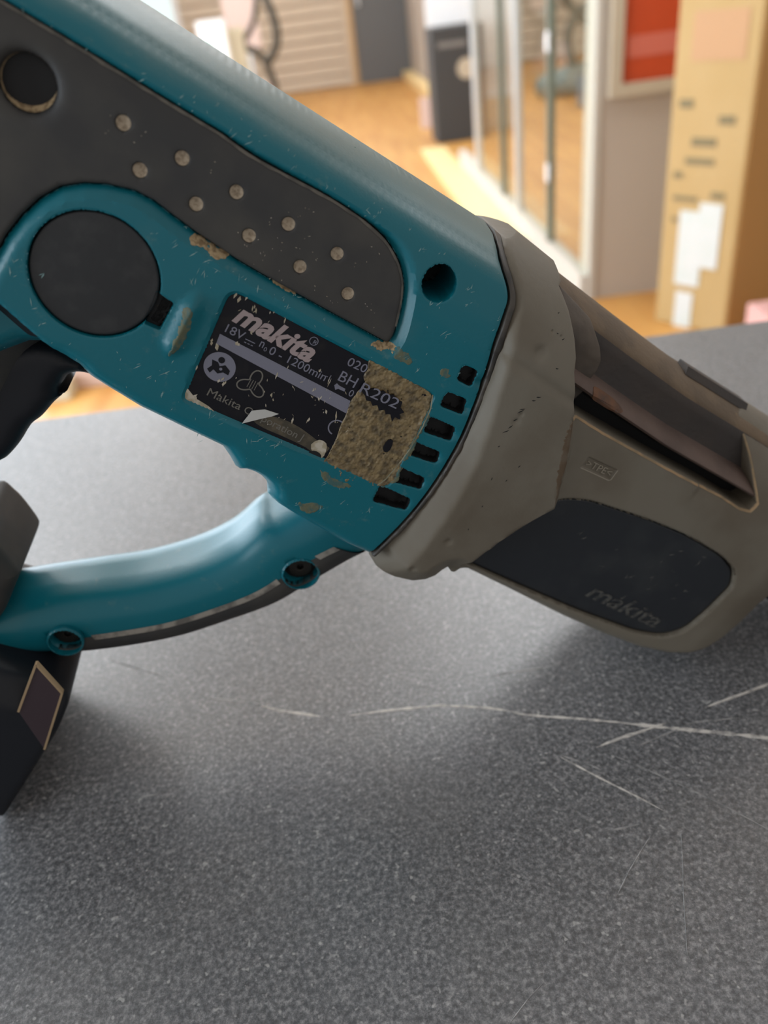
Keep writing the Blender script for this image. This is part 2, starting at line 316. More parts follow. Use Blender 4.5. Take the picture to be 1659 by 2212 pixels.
for pts, wd, mm in (
    ([(-0.0201,0.1818,0.0000),(-0.0135,0.1816,0.0000),(-0.0058,0.1816,0.0000),(0.0096,0.1813,0.0000),(0.0243,0.1770,0.0000),(0.0341,0.1731,0.0000)], 0.00055, 'scratch'),
    ([(0.0326,0.1735,0.0000),(0.0424,0.1702,-0.0000),(0.0534,0.1673,0.0000),(0.0654,0.1635,0.0000)], 0.00045, 'scratch'), ([(0.0640,0.1637,0.0000),(0.0847,0.1573,0.0000),(0.1042,0.1508,0.0000),(0.1115,0.1485,0.0000)], 0.0007, 'scratch'),
    ([(-0.0504,0.1917,0.0000),(-0.0447,0.1886,0.0000),(-0.0383,0.1860,0.0000),(-0.0305,0.1830,0.0000)], 0.0006, 'scratch'), ([(-0.0687,0.1985,0.0000),(-0.0594,0.1951,0.0000),(-0.0512,0.1923,0.0000)], 0.0006, 'scratch2'),
    ([(0.0543,0.1556,0.0000),(0.0637,0.1582,0.0000),(0.0778,0.1616,0.0000)], 0.0005, 'scratch'), ([(0.0922,0.1655,-0.0000),(0.1041,0.1685,0.0000),(0.1177,0.1720,0.0000)], 0.0005, 'scratch'),
    ([(0.0284,0.1909,0.0000),(0.0381,0.1913,0.0000),(0.0484,0.1911,0.0000)], 0.0005, 'scratch2'), ([(0.0428,0.1540,0.0000),(0.0513,0.1458,0.0000),(0.0585,0.1389,0.0000),(0.0655,0.1319,0.0000)], 0.0003, 'scratch'),
    ([(0.0565,0.1536,0.0000),(0.0662,0.1454,0.0000),(0.0743,0.1382,0.0000),(0.0818,0.1312,0.0000),(0.0903,0.1220,0.0000)], 0.00025, 'scratch2'), ([(-0.1255,0.1951,0.0000),(-0.1184,0.1989,-0.0000),(-0.1139,0.2002,0.0000),(-0.1051,0.1991,-0.0000),(-0.1040,0.2014,0.0000)], 0.0004, 'scratch2'),
    ([(0.0483,0.1276,0.0000),(0.0530,0.1280,0.0000),(0.0579,0.1287,0.0000)], 0.0003, 'scratch2'), ([(-0.0888,0.1599,-0.0000),(-0.0854,0.1607,0.0000),(-0.0814,0.1608,0.0000)], 0.0003, 'scratch2'),
    ([(0.0675,0.1244,0.0000),(0.0632,0.1116,0.0000),(0.0570,0.0937,0.0000)], 0.00012, 'scratch2'), ([(0.0603,0.1255,0.0000),(0.0508,0.1160,-0.0000),(0.0450,0.1093,-0.0000)], 0.00014, 'scratch2'),
    ([(-0.1096,0.2255,0.0000),(-0.0976,0.2183,0.0000),(-0.0882,0.2134,0.0000)], 0.0005, 'scratch2'), ([(0.0124,0.0839,0.0000),(0.0176,0.0884,0.0000),(0.0218,0.0914,0.0000)], 0.00014, 'scratch2'),
    ([(0.0427,0.1547,0.0000),(0.0510,0.1494,0.0000),(0.0532,0.1475,0.0000)], 0.0003, 'scratch2'), ([(0.0667,0.1545,-0.0000),(0.0859,0.1602,0.0000),(0.1000,0.1596,0.0000)], 0.0003, 'scratch2')):
    scratch(pts, wd, M[mm])

# ------------------------------------------------------------------ the tool: frame and mesh builder
# local axes: x = along the barrel towards the chuck, y = up in the tool's own plane, z = towards its near side; written in mm
TX, TY, TZ, TO = Vector((0.788033,0.057870,-0.612907)), Vector((0.611261,0.044888,0.790155)), Vector((0.073238,-0.997314,-0.000000)), Vector((-0.130815,0.189733,0.000000))
tool = empty('rotary_hammer', TO, 'teal and black cordless rotary hammer with worn rating label, tipped nose down on the counter', 'power tool')
tool.rotation_euler = Matrix((TX, TY, TZ)).transposed().to_euler()
B0 = np.array([-14., -170., 0.])
def to_local(V): return (np.asarray(V, float) - B0) * 0.001
def mesh_obj(name, V, F, mats, parent=tool, mi=None, sharp=38, smooth=True):
    me = bpy.data.meshes.new(name); me.from_pydata(to_local(V).tolist(), [], [tuple(int(i) for i in f) for f in F])
    for m in (mats if isinstance(mats, (list, tuple)) else [mats]): me.materials.append(m)
    if mi is not None: me.polygons.foreach_set('material_index', np.asarray(mi, dtype=np.int32))
    bm = bmesh.new(); bm.from_mesh(me); bmesh.ops.recalc_face_normals(bm, faces=bm.faces); bm.to_mesh(me); bm.free()
    if smooth:
        me.shade_smooth(); me.set_sharp_from_angle(angle=math.radians(sharp))
    return link(name, me, None, parent)
def spline(P, n=6, closed=True):
    P = np.array(P, float); N = len(P); out = []
    for i in range(N if closed else N - 1):
        g = lambda k: P[k % N] if closed else P[min(max(k, 0), N - 1)]
        p0, p1, p2, p3 = g(i - 1), g(i), g(i + 1), g(i + 2)
        for k in range(n):
            t = k / n; out.append(0.5 * (2 * p1 + (p2 - p0) * t + (2 * p0 - 5 * p1 + 4 * p2 - p3) * t * t + (3 * p1 - p0 - 3 * p2 + p3) * t ** 3))
    if not closed: out.append(P[-1])
    return np.array(out)
def roundp(P, r, n=5):
    """polygon with its corners rounded by radius-like distance r (scalar or one per corner)"""
    P = np.array(P, float); N = len(P); out = []
    for i in range(N):
        ri = r[i] if hasattr(r, '__len__') else r
        p, a, b = P[i], P[i - 1], P[(i + 1) % N]
        la, lb = np.linalg.norm(a - p), np.linalg.norm(b - p); q = min(ri, la * .48, lb * .48)
        s, e = p + (a - p) / la * q, p + (b - p) / lb * q
        for k in range(n + 1):
            t = k / n; out.append((1 - t) ** 2 * s + 2 * t * (1 - t) * p + t * t * e)
    return np.array(out)
def dens(P, sp, closed=True):
    P = np.array(P, float); out = []; N = len(P)
    for i in range(N if closed else N - 1):
        a, b = P[i], P[(i + 1) % N]; n = max(1, int(math.ceil(np.linalg.norm(b - a) / sp)))
        for k in range(n): out.append(a + (b - a) * k / n)
    if not closed: out.append(P[-1])
    return np.array(out)
def inside(Q, P):
    Q = np.atleast_2d(Q); x, y = Q[:, 0], Q[:, 1]; c = np.zeros(len(Q), bool); N = len(P)
    for i in range(N):
        x1, y1 = P[i - 1]; x2, y2 = P[i]
        if y1 == y2: continue
        k = ((y1 > y) != (y2 > y)) & (x < (x2 - x1) * (y - y1) / (y2 - y1) + x1); c ^= k
    return c
def dist(Q, P, closed=True):
    Q = np.atleast_2d(Q); P = np.asarray(P, float); d = np.full(len(Q), 1e9)
    A = P if closed else P[:-1]; Bq = np.roll(P, -1, 0) if closed else P[1:]
    for a, b in zip(A, Bq):
        ab = b - a; L = ab @ ab
        if L < 1e-12: continue
        t = np.clip(((Q - a) @ ab) / L, 0, 1); d = np.minimum(d, np.hypot(*(Q - a - t[:, None] * ab).T))
    return d
def sdist(Q, P): return np.where(inside(Q, P), -1, 1) * dist(Q, P)
def rnd(d, r): d = np.clip(d, 0, r); return -(r - np.sqrt(np.maximum(r * r - (r - d) ** 2, 0)))
def sm(x, a, b): t = np.clip((x - a) / (b - a), 0, 1); return t * t * (3 - 2 * t)
def vnoise(Q, s, seed=0): return np.array([noise.noise((q[0] * s + seed, q[1] * s, seed * 1.7)) for q in Q])

def hf(name, outline, h, mats, parent=tool, sp=1.2, holes=(), back=None, rings=(0.12, 0.35, 0.7, 1.2), edge=0.0, extra=None, crease=(), sharp=38, hole_rings=(0.12, 0.3, 0.6), hole_edge=0.3, dark_walls=False):
    """Solid whose near side is the height function h(u, v) over an outline. holes: (polygon, depth, floor material).
    back: 'mirror' closes it with its mirror image on the far side, a number closes it with a flat back at that height."""
    O = dens(outline, sp); H = [(dens(p, min(sp, 0.45)), dp, mi) for p, dp, mi in holes]
    lo, hi = O.min(0), O.max(0)
    gx, gy = np.meshgrid(np.arange(lo[0], hi[0], sp), np.arange(lo[1], hi[1], sp * .87)); gx[1::2] += sp / 2
    G = np.c_[gx.ravel(), gy.ravel()]
    if extra is not None: G = np.r_[G, extra]
    if len(G):
        G = G + 1e-4 * rng.standard_normal(G.shape)
        k = inside(G, O); G = G[k]; k = dist(G, O) > (0.45 * sp if not rings else max(rings[-1] * 0.5, 0.3 * sp)); G = G[k]
    R = []
    def ring(P, rr, sgn):
        nx = np.roll(P, -1, 0) - np.roll(P, 1, 0); nx /= np.maximum(np.linalg.norm(nx, axis=1), 1e-9)[:, None]; nn = np.c_[-nx[:, 1], nx[:, 0]]
        for r in rr:
            for s in (1, -1):
                Q = P + nn * r * s; k = (inside(Q, P) if sgn > 0 else ~inside(Q, P)) & (dist(Q, P) > 0.8 * r); R.append(Q[k])
    ring(O, rings, 1)
    for p, dp, mi in H: ring(p, hole_rings, -1)
    pts = [O] + [p for p, _, _ in H]
    cons = []; base = 0
    for P in pts:
        cons += [(base + i, base + (i + 1) % len(P)) for i in range(len(P))]; base += len(P)
    for c in crease:
        cp = dens(c, sp, False); cp = cp[inside(cp, O) & (dist(cp, O) > 0.2)]
        for p, _, _ in H: cp = cp[~inside(cp, p) & (dist(cp, p) > 0.2)] if len(cp) else cp
        if len(cp): pts.append(cp); base += len(cp)
    Rr = np.concatenate(R) if R else np.zeros((0, 2))
    if len(Rr): Rr = Rr[inside(Rr, O)]
    pts += [G, Rr]; A = np.concatenate([p for p in pts if len(p)])
    vs, es, fs, ov, oe, of = delaunay_2d_cdt([Vector(p) for p in A.tolist()], cons, [], 0, 1e-5)
    V2 = np.array([(v[0], v[1]) for v in vs]); T = np.array([f for f in fs if len(f) == 3])
    cen = V2[T].mean(1); keep = inside(cen, O); T = T[keep]; cen = cen[keep]
    dO = dist(V2, O)
    w = h(V2)
    if edge: w = w + rnd(dO, edge)
    for p, dp, mi in H:
        if hole_edge: w = w + np.where(inside(V2, p), 0, rnd(dist(V2, p), hole_edge))
    hid = np.full(len(T), -1)
    for i, (p, dp, mi) in enumerate(H): hid[inside(cen, p)] = i
    V = [np.c_[V2, w]]; F = []; MI = []; nv = len(V2)
    top = T[hid < 0]; F += top.tolist(); MI += [0] * len(top)
    def bedges(tri):
        cnt = {}
        for t in tri.tolist():
            for a, b in ((t[0], t[1]), (t[1], t[2]), (t[2], t[0])):
                k = (min(a, b), max(a, b)); cnt[k] = None if k in cnt else (a, b)
        return [x for x in cnt.values() if x]
    for i, (p, dp, mi) in enumerate(H):
        tri = T[hid == i]
        if not len(tri): continue
        idx = np.unique(tri); mp = {int(j): nv + k for k, j in enumerate(idx)}
        V.append(np.c_[V2[idx], w[idx] - dp]); nv += len(idx)
        for t in tri.tolist(): F.append([mp[t[0]], mp[t[1]], mp[t[2]]]); MI.append(mi)
        for a, b in bedges(tri): F.append([a, b, mp[b], mp[a]]); MI.append(mi if dp == 3.0 or dark_walls else 0)
    if back is not None:
        idx = np.unique(T); mp = {int(j): nv + k for k, j in enumerate(idx)}
        wb_ = -h(V2)[idx] if back == 'mirror' else np.full(len(idx), float(back))
        if back == 'mirror' and edge: wb_ = wb_ - rnd(dO, edge)[idx]
        V.append(np.c_[V2[idx], wb_]); nv += len(idx)
        for t in T.tolist(): F.append([mp[t[2]], mp[t[1]], mp[t[0]]]); MI.append(0)
        for a, b in bedges(T): F.append([a, mp[a], mp[b], b]); MI.append(0)
    return mesh_obj(name, np.concatenate(V), F, mats, parent, MI, sharp)
def loft(name, secs, mats, parent=tool, closed=True, caps=True, sharp=40, mi=None):
    """secs: list of (n,3) arrays of tool points."""
    n = len(secs[0]); V = np.concatenate(secs); F = []; MI = []
    for i in range(len(secs) - 1):
        for k in range(n if closed else n - 1):
            F.append((i * n + k, i * n + (k + 1) % n, (i + 1) * n + (k + 1) % n, (i + 1) * n + k)); MI.append(0 if mi is None else mi[k])
    if caps and closed:
        F.append(tuple(range(n))); F.append(tuple((len(secs) - 1) * n + k for k in range(n))); MI += [0, 0]
    return mesh_obj(name, V, F, mats, parent, MI, sharp)
def circle(c, r, n=40): a = np.linspace(0, 2 * math.pi, n, endpoint=False); return np.c_[c[0] + r * np.cos(a), c[1] + r * np.sin(a)]

# ------------------------------------------------------------------ outlines (mm on the tool)
WS = 29.6
VT = 47.8
ring_line = spline([(28.88,42.04),(32.25,38.18),(33.21,33.57),(34.52,28.00),(36.74,21.42),(39.43,12.03),(41.52,1.77),(42.29,-11.25),(41.39,-23.42),(38.92,-36.04)], 6, False)
ring_line = np.r_[[(27.2, VT), (27.0, 46.0), (27.6, 44.0)], ring_line]
ring_line[3:, 0] = ring_line[3:, 0]
bottom_line = [(41.00,-38.51),(32.20,-38.44),(24.49,-37.34),(17.10,-36.39),(11.18,-35.33),(8.94,-34.57),(7.48,-33.75),(7.06,-32.12),(5.58,-30.74),(3.62,-29.91),(1.56,-29.60),(-0.62,-29.80),(-1.88,-30.57),(-3.13,-30.32),(-5.35,-28.52),(-8.34,-26.59),(-18.06,-26.22),(-29.69,-25.71)] + [(-37.74,-24.43),(-42.08,-23.65),(-45.01,-22.20),(-48.81,-21.63),(-52.83,-22.31),(-56.64,-24.34),(-60.10,-28.34),(-64.37,-33.63)]
house_out = np.r_[ring_line, bottom_line, [(-126, -36), (-130, 20), (-127, 40), (-123, VT)]]
panel_top = spline([(-37.79,36.83),(-29.66,36.29),(-15.44,36.96),(-7.66,36.80),(-2.59,36.24),(1.53,35.17),(5.45,33.02),(8.46,30.12),(10.55,26.59),(12.55,21.20),(13.30,18.17)], 5, False)
panel_bot = np.r_[[(13.24,16.02),(11.94,15.70),(-2.00,15.76),(-15.17,15.90),(-25.05,16.24),(-34.79,17.23),(-40.12,18.07),(-44.32,18.83),(-48.09,18.77),(-53.10,17.29),(-56.95,15.38),(-60.46,12.61),(-63.12,8.65),(-65.07,3.79),(-66.42,-1.20),(-67.39,-8.78),(-68.19,-16.73),(-68.62,-24.75),(-67.97,-33.69)]]
panel = np.r_[[(-124, 37.0), (-100, 37.0), (-70, 37.2), (-50, 36.9)], panel_top, panel_bot, [(-120, -33), (-127, 20)]]
label = roundp([(-23.79,10.68),(29.16,10.49),(32.40,-16.29),(-22.39,-17.45)], [3.2, 1.2, 2.0, 1.6])
cap_c = np.array([(-48.80,-0.16)][0]); cap_r = 12.75
catch = roundp([(-36.88,2.85),(-32.67,2.11),(-33.03,-4.66),(-36.38,-4.83)], 0.5)
hole_r = circle([(15.66,33.26)][0], 4.05)
hole_l = circle([(-71.55,26.84)][0], 4.9)
vents = [[(31.16,20.05),(34.94,20.47),(35.70,16.62),(31.84,16.47)], [(31.60,12.60),(36.74,13.11),(37.90,9.58),(31.95,8.99)], [(31.67,5.27),(38.36,5.61),(39.35,2.26),(32.17,1.33)],
         [(31.48,-2.30),(38.69,-1.83),(39.51,-4.80),(31.64,-5.82)], [(31.38,-10.05),(39.25,-9.86),(39.90,-12.88),(31.61,-14.25)], [(30.61,-16.70),(39.22,-16.76),(39.77,-19.92),(31.16,-21.32)]]
vents = [roundp(np.mean(v, 0) + 1.1 * (np.array(v) - np.mean(v, 0)), 1.0, 3) for v in vents]
rib_a, rib_b = np.array([(-28.94,7.01),(-29.26,-9.69)])
bev_rib = (rib_b - rib_a) / np.linalg.norm(rib_b - rib_a)
lev_a, lev_b = np.array([(-63.60,-14.58),(-53.61,-18.39)])
fac_a, fac_b = np.array([(12.33,27.09),(39.92,24.14)])

def side_profile(v, W, v0, vt, p=2.4):
    t = np.clip((v - v0) / (vt - v0), 0, 1); return W * np.sqrt(np.maximum(1 - t ** p, 0))
def S_body(Q):
    u, v = Q[:, 0], Q[:, 1]
    w = side_profile(v, WS, 30, VT)
    # moulded step along the top facet
    w = w - 0.5 * np.exp(-((v - 43.3) / 0.7) ** 2)
    return w
bl = np.array(bottom_line)
def S_house(Q):
    u, v = Q[:, 0], Q[:, 1]; w = S_body(Q)
    d = dist(Q, bl, False); w = w - 6.0 * np.clip(1 - d / 4.5, 0, 1) ** 2
    dp = sdist(Q, panel); w = w - 2.3 * np.clip(1 - dp / 2.5, 0, 1) * sm(36 - v, -2.5, 1) - 0.5 * np.clip(1 - dp / 1.0, 0, 1) * sm(v - 36, -2.5, 1)
    dl = sdist(Q, label); w = w - 0.75 * np.clip((0.5 - dl) / 0.85, 0, 1)
    # upright rib beside the label
    s = (Q - rib_a) @ bev_rib; L = np.linalg.norm(rib_b - rib_a); o = (Q - rib_a) @ np.array([-bev_rib[1], bev_rib[0]])
    ends = sm(s, -0.5, 4) * sm(L - s, -0.5, 4); w = w + 2.1 * ends * np.clip(1 - np.abs(o) / (0.4 + 2.5 * ends), 0, 1) ** 0.85
    # neck of the rear grip sits lower than the cap boss
    nrm = np.array([-(lev_b - lev_a)[1], (lev_b - lev_a)[0]]); nrm /= np.linalg.norm(nrm); sd = (Q - lev_a) @ nrm
    w = w - 5.0 * sm(-sd, -0.4, 2.0) * sm(lev_b[0] + 6 - u, -1, 7)
    # soft facet towards the collar
    nf = np.array([-(fac_b - fac_a)[1], (fac_b - fac_a)[0]]); nf /= np.linalg.norm(nf); sf = (Q - fac_a) @ nf
    w = w - 0.07 * np.clip(sf, 0, 12) * sm(u, 12, 18) * sm(38 - v, -4, 4)
    # shallow gutters running out of the vents
    for vt_ in vents:
        c = vt_.mean(0) + np.array([3.6, 0.2]); w = w - 0.7 * np.exp(-(((Q - c) / np.array([1.1, 1.0])) ** 2).sum(1))
    w = w + rnd(dist(Q, ring_line, False), 0.5)
    return np.maximum(w, 0.0)
tops = []
for ww in np.linspace(0.4, 29, 22):
    v = 30 + (VT - 30) * (1 - (ww / WS) ** 2) ** (1 / 2.4); uu = np.arange(-122, 27.5, 2.0); tops.append(np.c_[uu, np.full(len(uu), v)])
tops = np.concatenate(tops)
def offs(P, d):
    P = dens(P, 1.0); nx = np.roll(P, -1, 0) - np.roll(P, 1, 0); nx /= np.maximum(np.linalg.norm(nx, axis=1), 1e-9)[:, None]; nn = np.c_[-nx[:, 1], nx[:, 0]]
    Q = P + nn * abs(d); Q = Q if (inside(Q, P).mean() > .5) == (d > 0) else P - nn * abs(d)
    return Q[dist(Q, P) > 0.9 * abs(d)]
bev = offs(panel, -2.5); bev = bev[(bev[:, 1] < 33) & (bev[:, 0] > -62)]; lab_o, lab_i = offs(label, -0.5), offs(label, 0.35)
bev = bev[:0] if len(bev) < 3 else bev
housing = hf('housing', house_out, S_house, [M['teal'], M['hole']], sp=1.0, back='mirror', rings=(0.25,), extra=tops,
             holes=[(panel, 1.6, 1), (circle(cap_c, cap_r + 0.3, 160), 2.5, 1), (catch, 2.2, 1), (hole_r, 16, 1)] + [(v, 3.0, 1) for v in vents], hole_edge=0.35, crease=[np.r_[bev, bev[:1]], np.r_[lab_o, lab_o[:1]], np.r_[lab_i, lab_i[:1]]])

# black rubber overmould with its pits
dimples = [(-54.49,29.27),(-42.60,29.04),(-48.70,23.02),(-30.85,28.58),(-36.82,22.56),(-18.95,28.18),(-24.96,22.16),(-7.16,27.85),(-12.77,21.63),(-0.91,21.52)]
def S_panel(Q):
    w = S_body(Q) - 0.95
    for c in dimples:
        r2 = ((Q - np.array(c)) ** 2).sum(1); w = w - 1.15 * np.sqrt(np.clip(1 - r2 / 2.5, 0, 1))
    d = np.hypot(*(Q - np.mean(hole_l, 0)).T); w = w - 1.0 * np.clip(1 - (d - 4.9) / 2.2, 0, 1) ** 2
    return w
dex = np.concatenate([np.array(c) + circle((0, 0), r, 18) for c in dimples for r in (0.5, 1.0, 1.35, 1.58, 1.7)])
def inset(P, d):
    P = dens(P, 1.0); nx = np.roll(P, -1, 0) - np.roll(P, 1, 0); nx /= np.maximum(np.linalg.norm(nx, axis=1), 1e-9)[:, None]; nn = np.c_[-nx[:, 1], nx[:, 0]]
    Q = P + nn * d; Q = Q if inside(Q, P).mean() > .5 else P - nn * d
    return Q[dist(Q, P) > 0.85 * d]
rub = hf('rubber_grip_panel', inset(panel, 0.3), S_panel, [M['rubber'], M['hole']], sp=1.1, back=22, edge=0.8, extra=dex, holes=[(hole_l, 16, 1)], hole_edge=0.9, hole_rings=(0.1, 0.3, 0.6, 1.0), dark_walls=True)
for c in dimples:
    c = np.array(c); base = float(S_body(c[None])[0]) - 0.95
    def hd(Q, c=c, base=base):
        r2 = ((Q - c) ** 2).sum(1); return base - 0.75 * np.sqrt(np.clip(1 - r2 / 2.6, 0, 1)) + 0.12 * vnoise(Q, 1.6, c[0])
    hf('dimple_dust', circle(c, 1.38, 20), hd, M['palefluff'], rub, sp=0.45, rings=(), back=base - 1.6)
ring_d = circle(np.mean(hole_l, 0), 4.85, 36)
V = []; F = []
for i, q in enumerate(ring_d):
    c = np.mean(hole_l, 0); a = (q - c) / 4.85; dr = max(0.0, a[0] * 0.613 - a[1] * 0.79 - 0.25); rr = 4.86 - 0.05 - 1.9 * dr
    zz = float(S_panel((c + a * 4.95)[None])[0]); V += [(*(c + a * 4.88), zz - 0.7), (*(c + a * rr), zz - 2.6)]
F = [(2 * i, 2 * ((i + 1) % 36), 2 * ((i + 1) % 36) + 1, 2 * i + 1) for i in range(36)]
mesh_obj('hole_dust', V, F, M['tan'], rub)['label'] = 'cream dust settled in the lower lip of the screw hole'

ds = np.array([p for p in dens(np.r_[[(-122, 37.0), (-100, 37.0), (-70, 37.2), (-50, 36.9)], panel_top[:-4]], 1.0, False)])
tt = np.gradient(ds, axis=0); tt /= np.linalg.norm(tt, axis=1)[:, None]; nd = np.c_[tt[:, 1], -tt[:, 0]]
hf('pale_seam', np.r_[ds + nd * 0.25, (ds + nd * (0.75 + 0.2 * vnoise(ds, 0.4, 3))[:, None])[::-1]], lambda Q: S_body(Q) - 0.95 + 0.02 - 0.5 * np.clip(1 - dist(Q, ds, False) / 0.8, 0, 1), M['greyseam'], rub, sp=0.8, back=22, rings=())

V = []; F = []
def sliver(p, ang, L, wd, w):
    c, s = math.cos(ang), math.sin(ang); k = len(V); p = np.array(p)
    for x, y in ((-L / 2, 0), (-L * .1, wd / 2), (L / 2, wd * .1), (L * .1, -wd / 2)): V.append((p[0] + c * x - s * y, p[1] + s * x + c * y, w))
    F.append((k, k + 1, k + 2, k + 3))
for q in [(-57.51,26.84),(-36.46,30.34),(-21.40,20.30),(-21.88,26.98),(-19.36,24.14),(-18.17,30.12),(-15.62,28.38),(-25.60,19.58),(-21.01,18.88),(-16.52,18.59),(-10.79,24.54),(-2.12,29.35),(0.11,33.03),(4.61,21.53),(6.32,20.07),(-51.29,28.90),(-7.09,19.82),(-2.95,18.60),(-15.12,24.34),(-17.79,33.46)]:
    for j in range(3):
        p = np.array(q) + rng.normal(0, 1.2, 2)
        if inside(p, panel)[0]: sliver(p, rng.uniform(0, 3), rng.uniform(.12, .5), rng.uniform(.08, .2), float(S_panel(p[None])[0]) + 0.04)
o = mesh_obj('dust_specks', V, F, M['wear'], rub, smooth=False); o['kind'] = 'stuff'
# round brush cap and catch
cap = hf('brush_cap', circle(cap_c, cap_r, 160), lambda Q: 29.25 - 0.0012 * ((Q - cap_c) ** 2).sum(1), M['cap'], sp=1.2, back=26.5, edge=0.45)
hf('cap_catch', inset(catch, 0.25), lambda Q: np.full(len(Q), 27.4), M['hole'], cap, sp=0.8, back=26.5, edge=0.3)

# direction lever and trigger
lev_p = roundp([(-69.86,-17.95),(-65.87,-15.77),(-62.62,-15.91),(-61.27,-15.97),(-55.92,-17.80),(-54.09,-19.16),(-56.29,-20.58),(-62.88,-19.35),(-69.31,-19.88)], [1, 1, 0.6, 0.6, 0.8, 0.4, 0.8, 1, 1])
hf('direction_lever', lev_p, lambda Q: 26.5 - 0.9 * np.abs((Q - lev_a) @ np.array([-(lev_b - lev_a)[1], (lev_b - lev_a)[0]]) / np.linalg.norm(lev_b - lev_a) + 1.0), M['black'], sp=0.7, back=20, edge=0.3)
trig = np.r_[spline([(-64.38,-36.14),(-58.35,-29.06),(-52.51,-26.59),(-45.78,-26.94),(-36.63,-30.11),(-39.77,-30.37),(-43.72,-31.08),(-45.68,-32.24),(-46.82,-33.79),(-47.05,-35.69),(-47.33,-37.48),(-46.94,-38.93)], 4, False),
             spline([(-45.39,-37.85),(-46.97,-41.46),(-48.32,-46.53),(-49.71,-49.53),(-50.27,-51.98),(-50.72,-55.86),(-51.68,-60.04),(-52.95,-62.91),(-56.34,-66.71),(-60.08,-67.37)], 4, False), [(-67.34,-55.17),(-69.14,-41.26)]]
hf('trigger', trig, lambda Q: np.full(len(Q), 11.5), M['black'], sp=1.4, back='mirror', edge=4.5, rings=(0.1, 0.5, 1.2, 2.2, 3.4))

# ------------------------------------------------------------------ rating label
LB = WS - 0.75 + 0.12
rl = hf('rating_label', inset(label, 0.35), lambda Q: np.full(len(Q), LB), M['label'], sp=2.0, back=LB - 0.3, edge=0.08, rings=(0.1,))
DG = None
def text(name, s, p0, p1, height, w, m, parent, shear=0.0, bold=0.0, thick=0.0):
    """letters fitted between two points of their baseline, cap height in mm, lying at height w"""
    cu = bpy.data.curves.new(name, 'FONT'); cu.body = s; cu.size = 1; cu.shear = shear; cu.offset = bold; cu.resolution_u = 3; cu.extrude = 0.01
    ob = bpy.data.objects.new('tmp', cu); COL.objects.link(ob); bpy.context.view_layer.update()
    me = bpy.data.meshes.new_from_object(ob.evaluated_get(bpy.context.evaluated_depsgraph_get())); bpy.data.objects.remove(ob); bpy.data.curves.remove(cu)
    me.name = name; co = np.array([v.co[:] for v in me.vertices])
    p0, p1 = np.array(p0, float), np.array(p1, float); dx = p1 - p0; L = np.linalg.norm(dx); dx /= L; dy = np.array([-dx[1], dx[0]])
    x = (co[:, 0] - co[:, 0].min()) / (co[:, 0].max() - co[:, 0].min()) * L; hh = co[:, 1].max(); y = co[:, 1] / hh * height
    z = w + (thick if thick else 0.03) * np.sign(co[:, 2])
    P = to_local(np.c_[p0[0] + x * dx[0] + y * dy[0], p0[1] + x * dx[1] + y * dy[1], z])
    me.vertices.foreach_set('co', P.astype(np.float32).ravel()); me.update(); me.materials.clear(); me.materials.append(m)
    return link(name, me, None, parent)
def flat(name, poly, w, m, parent, th=0.05, sp=1.5): return hf(name, poly, lambda Q: np.full(len(Q), w), m, parent, sp=sp, back=w - th, rings=())
def stroke(name, P, wd, w, m, parent, closed=False):
    P = np.array(P, float); V = []; F = []; N = len(P)
    for i in range(N):
        a = P[i - 1] if (closed or i) else P[0]; b = P[(i + 1) % N] if (closed or i < N - 1) else P[-1]
        t = (b - a) / max(np.linalg.norm(b - a), 1e-9); s = np.array([-t[1], t[0]]) * wd / 2
        V += [(*(P[i] + s), w), (*(P[i] - s), w)]
    for i in range(N if closed else N - 1): j = (i + 1) % N; F.append((2 * i, 2 * j, 2 * j + 1, 2 * i + 1))
    return mesh_obj(name, V, F, m, parent, smooth=False)
LT = LB + 0.05
lg = [(-20.44,4.50),(-0.82,3.67)]
text('logo_lettering', 'makita', lg[0], lg[1], 4.9, LT, M['logo'], rl, shear=0.28, bold=0.035)
stroke('registered_mark', circle([(-2.44,8.65)][0], 0.95, 20), 0.18, LT, M['silver'], rl, True)
q = [(-2.46,8.03),(-1.61,7.99)]; text('registered_mark', 'R', q[0], q[1], 0.95, LT, M['silver'], rl)
q = [(-20.73,1.39),(-16.43,1.42)]; text('rating_text', '18V', q[0], q[1], 1.95, LT, M['silver'], rl)
q = np.array([(-16.03,2.00),(-13.69,2.04)]); stroke('rating_text', q, 0.2, LT, M['silver'], rl)
for k in range(3): stroke('rating_text', [q[0] + (q[1] - q[0]) * (k / 3 + 0.03) + np.array([0, -0.75]), q[0] + (q[1] - q[0]) * (k / 3 + 0.25) + np.array([0, -0.75])], 0.2, LT, M['silver'], rl)
q = [(-12.69,1.84),(-11.77,1.84)]; text('rating_text', 'n', q[0], q[1], 1.4, LT, M['silver'], rl)
q = [(-11.44,1.40),(-10.75,1.40)]; text('rating_text', '0', q[0], q[1], 1.0, LT, M['silver'], rl)
q = [(-10.15,1.35),(4.20,1.34)]; text('rating_text', '0 - 1200min', q[0], q[1], 1.95, LT, M['silver'], rl)
q = [(4.04,2.29),(5.11,2.33)]; text('rating_text', '-1', q[0], q[1], 1.0, LT, M['silver'], rl)
flat('silver_bar', [(-21.39,0.45),(12.14,-0.18),(12.87,-3.44),(-21.16,-1.95)], LT, M['silver'], rl)
em = np.array([(-18.17,-6.61)][0]); flat('approval_emblem', circle(em, 3.55, 36), LT - 0.02, M['silver'], rl)
flat('approval_emblem', circle(em + (-0.3, 1.7), 0.75, 16), LT + 0.02, M['label'], rl)
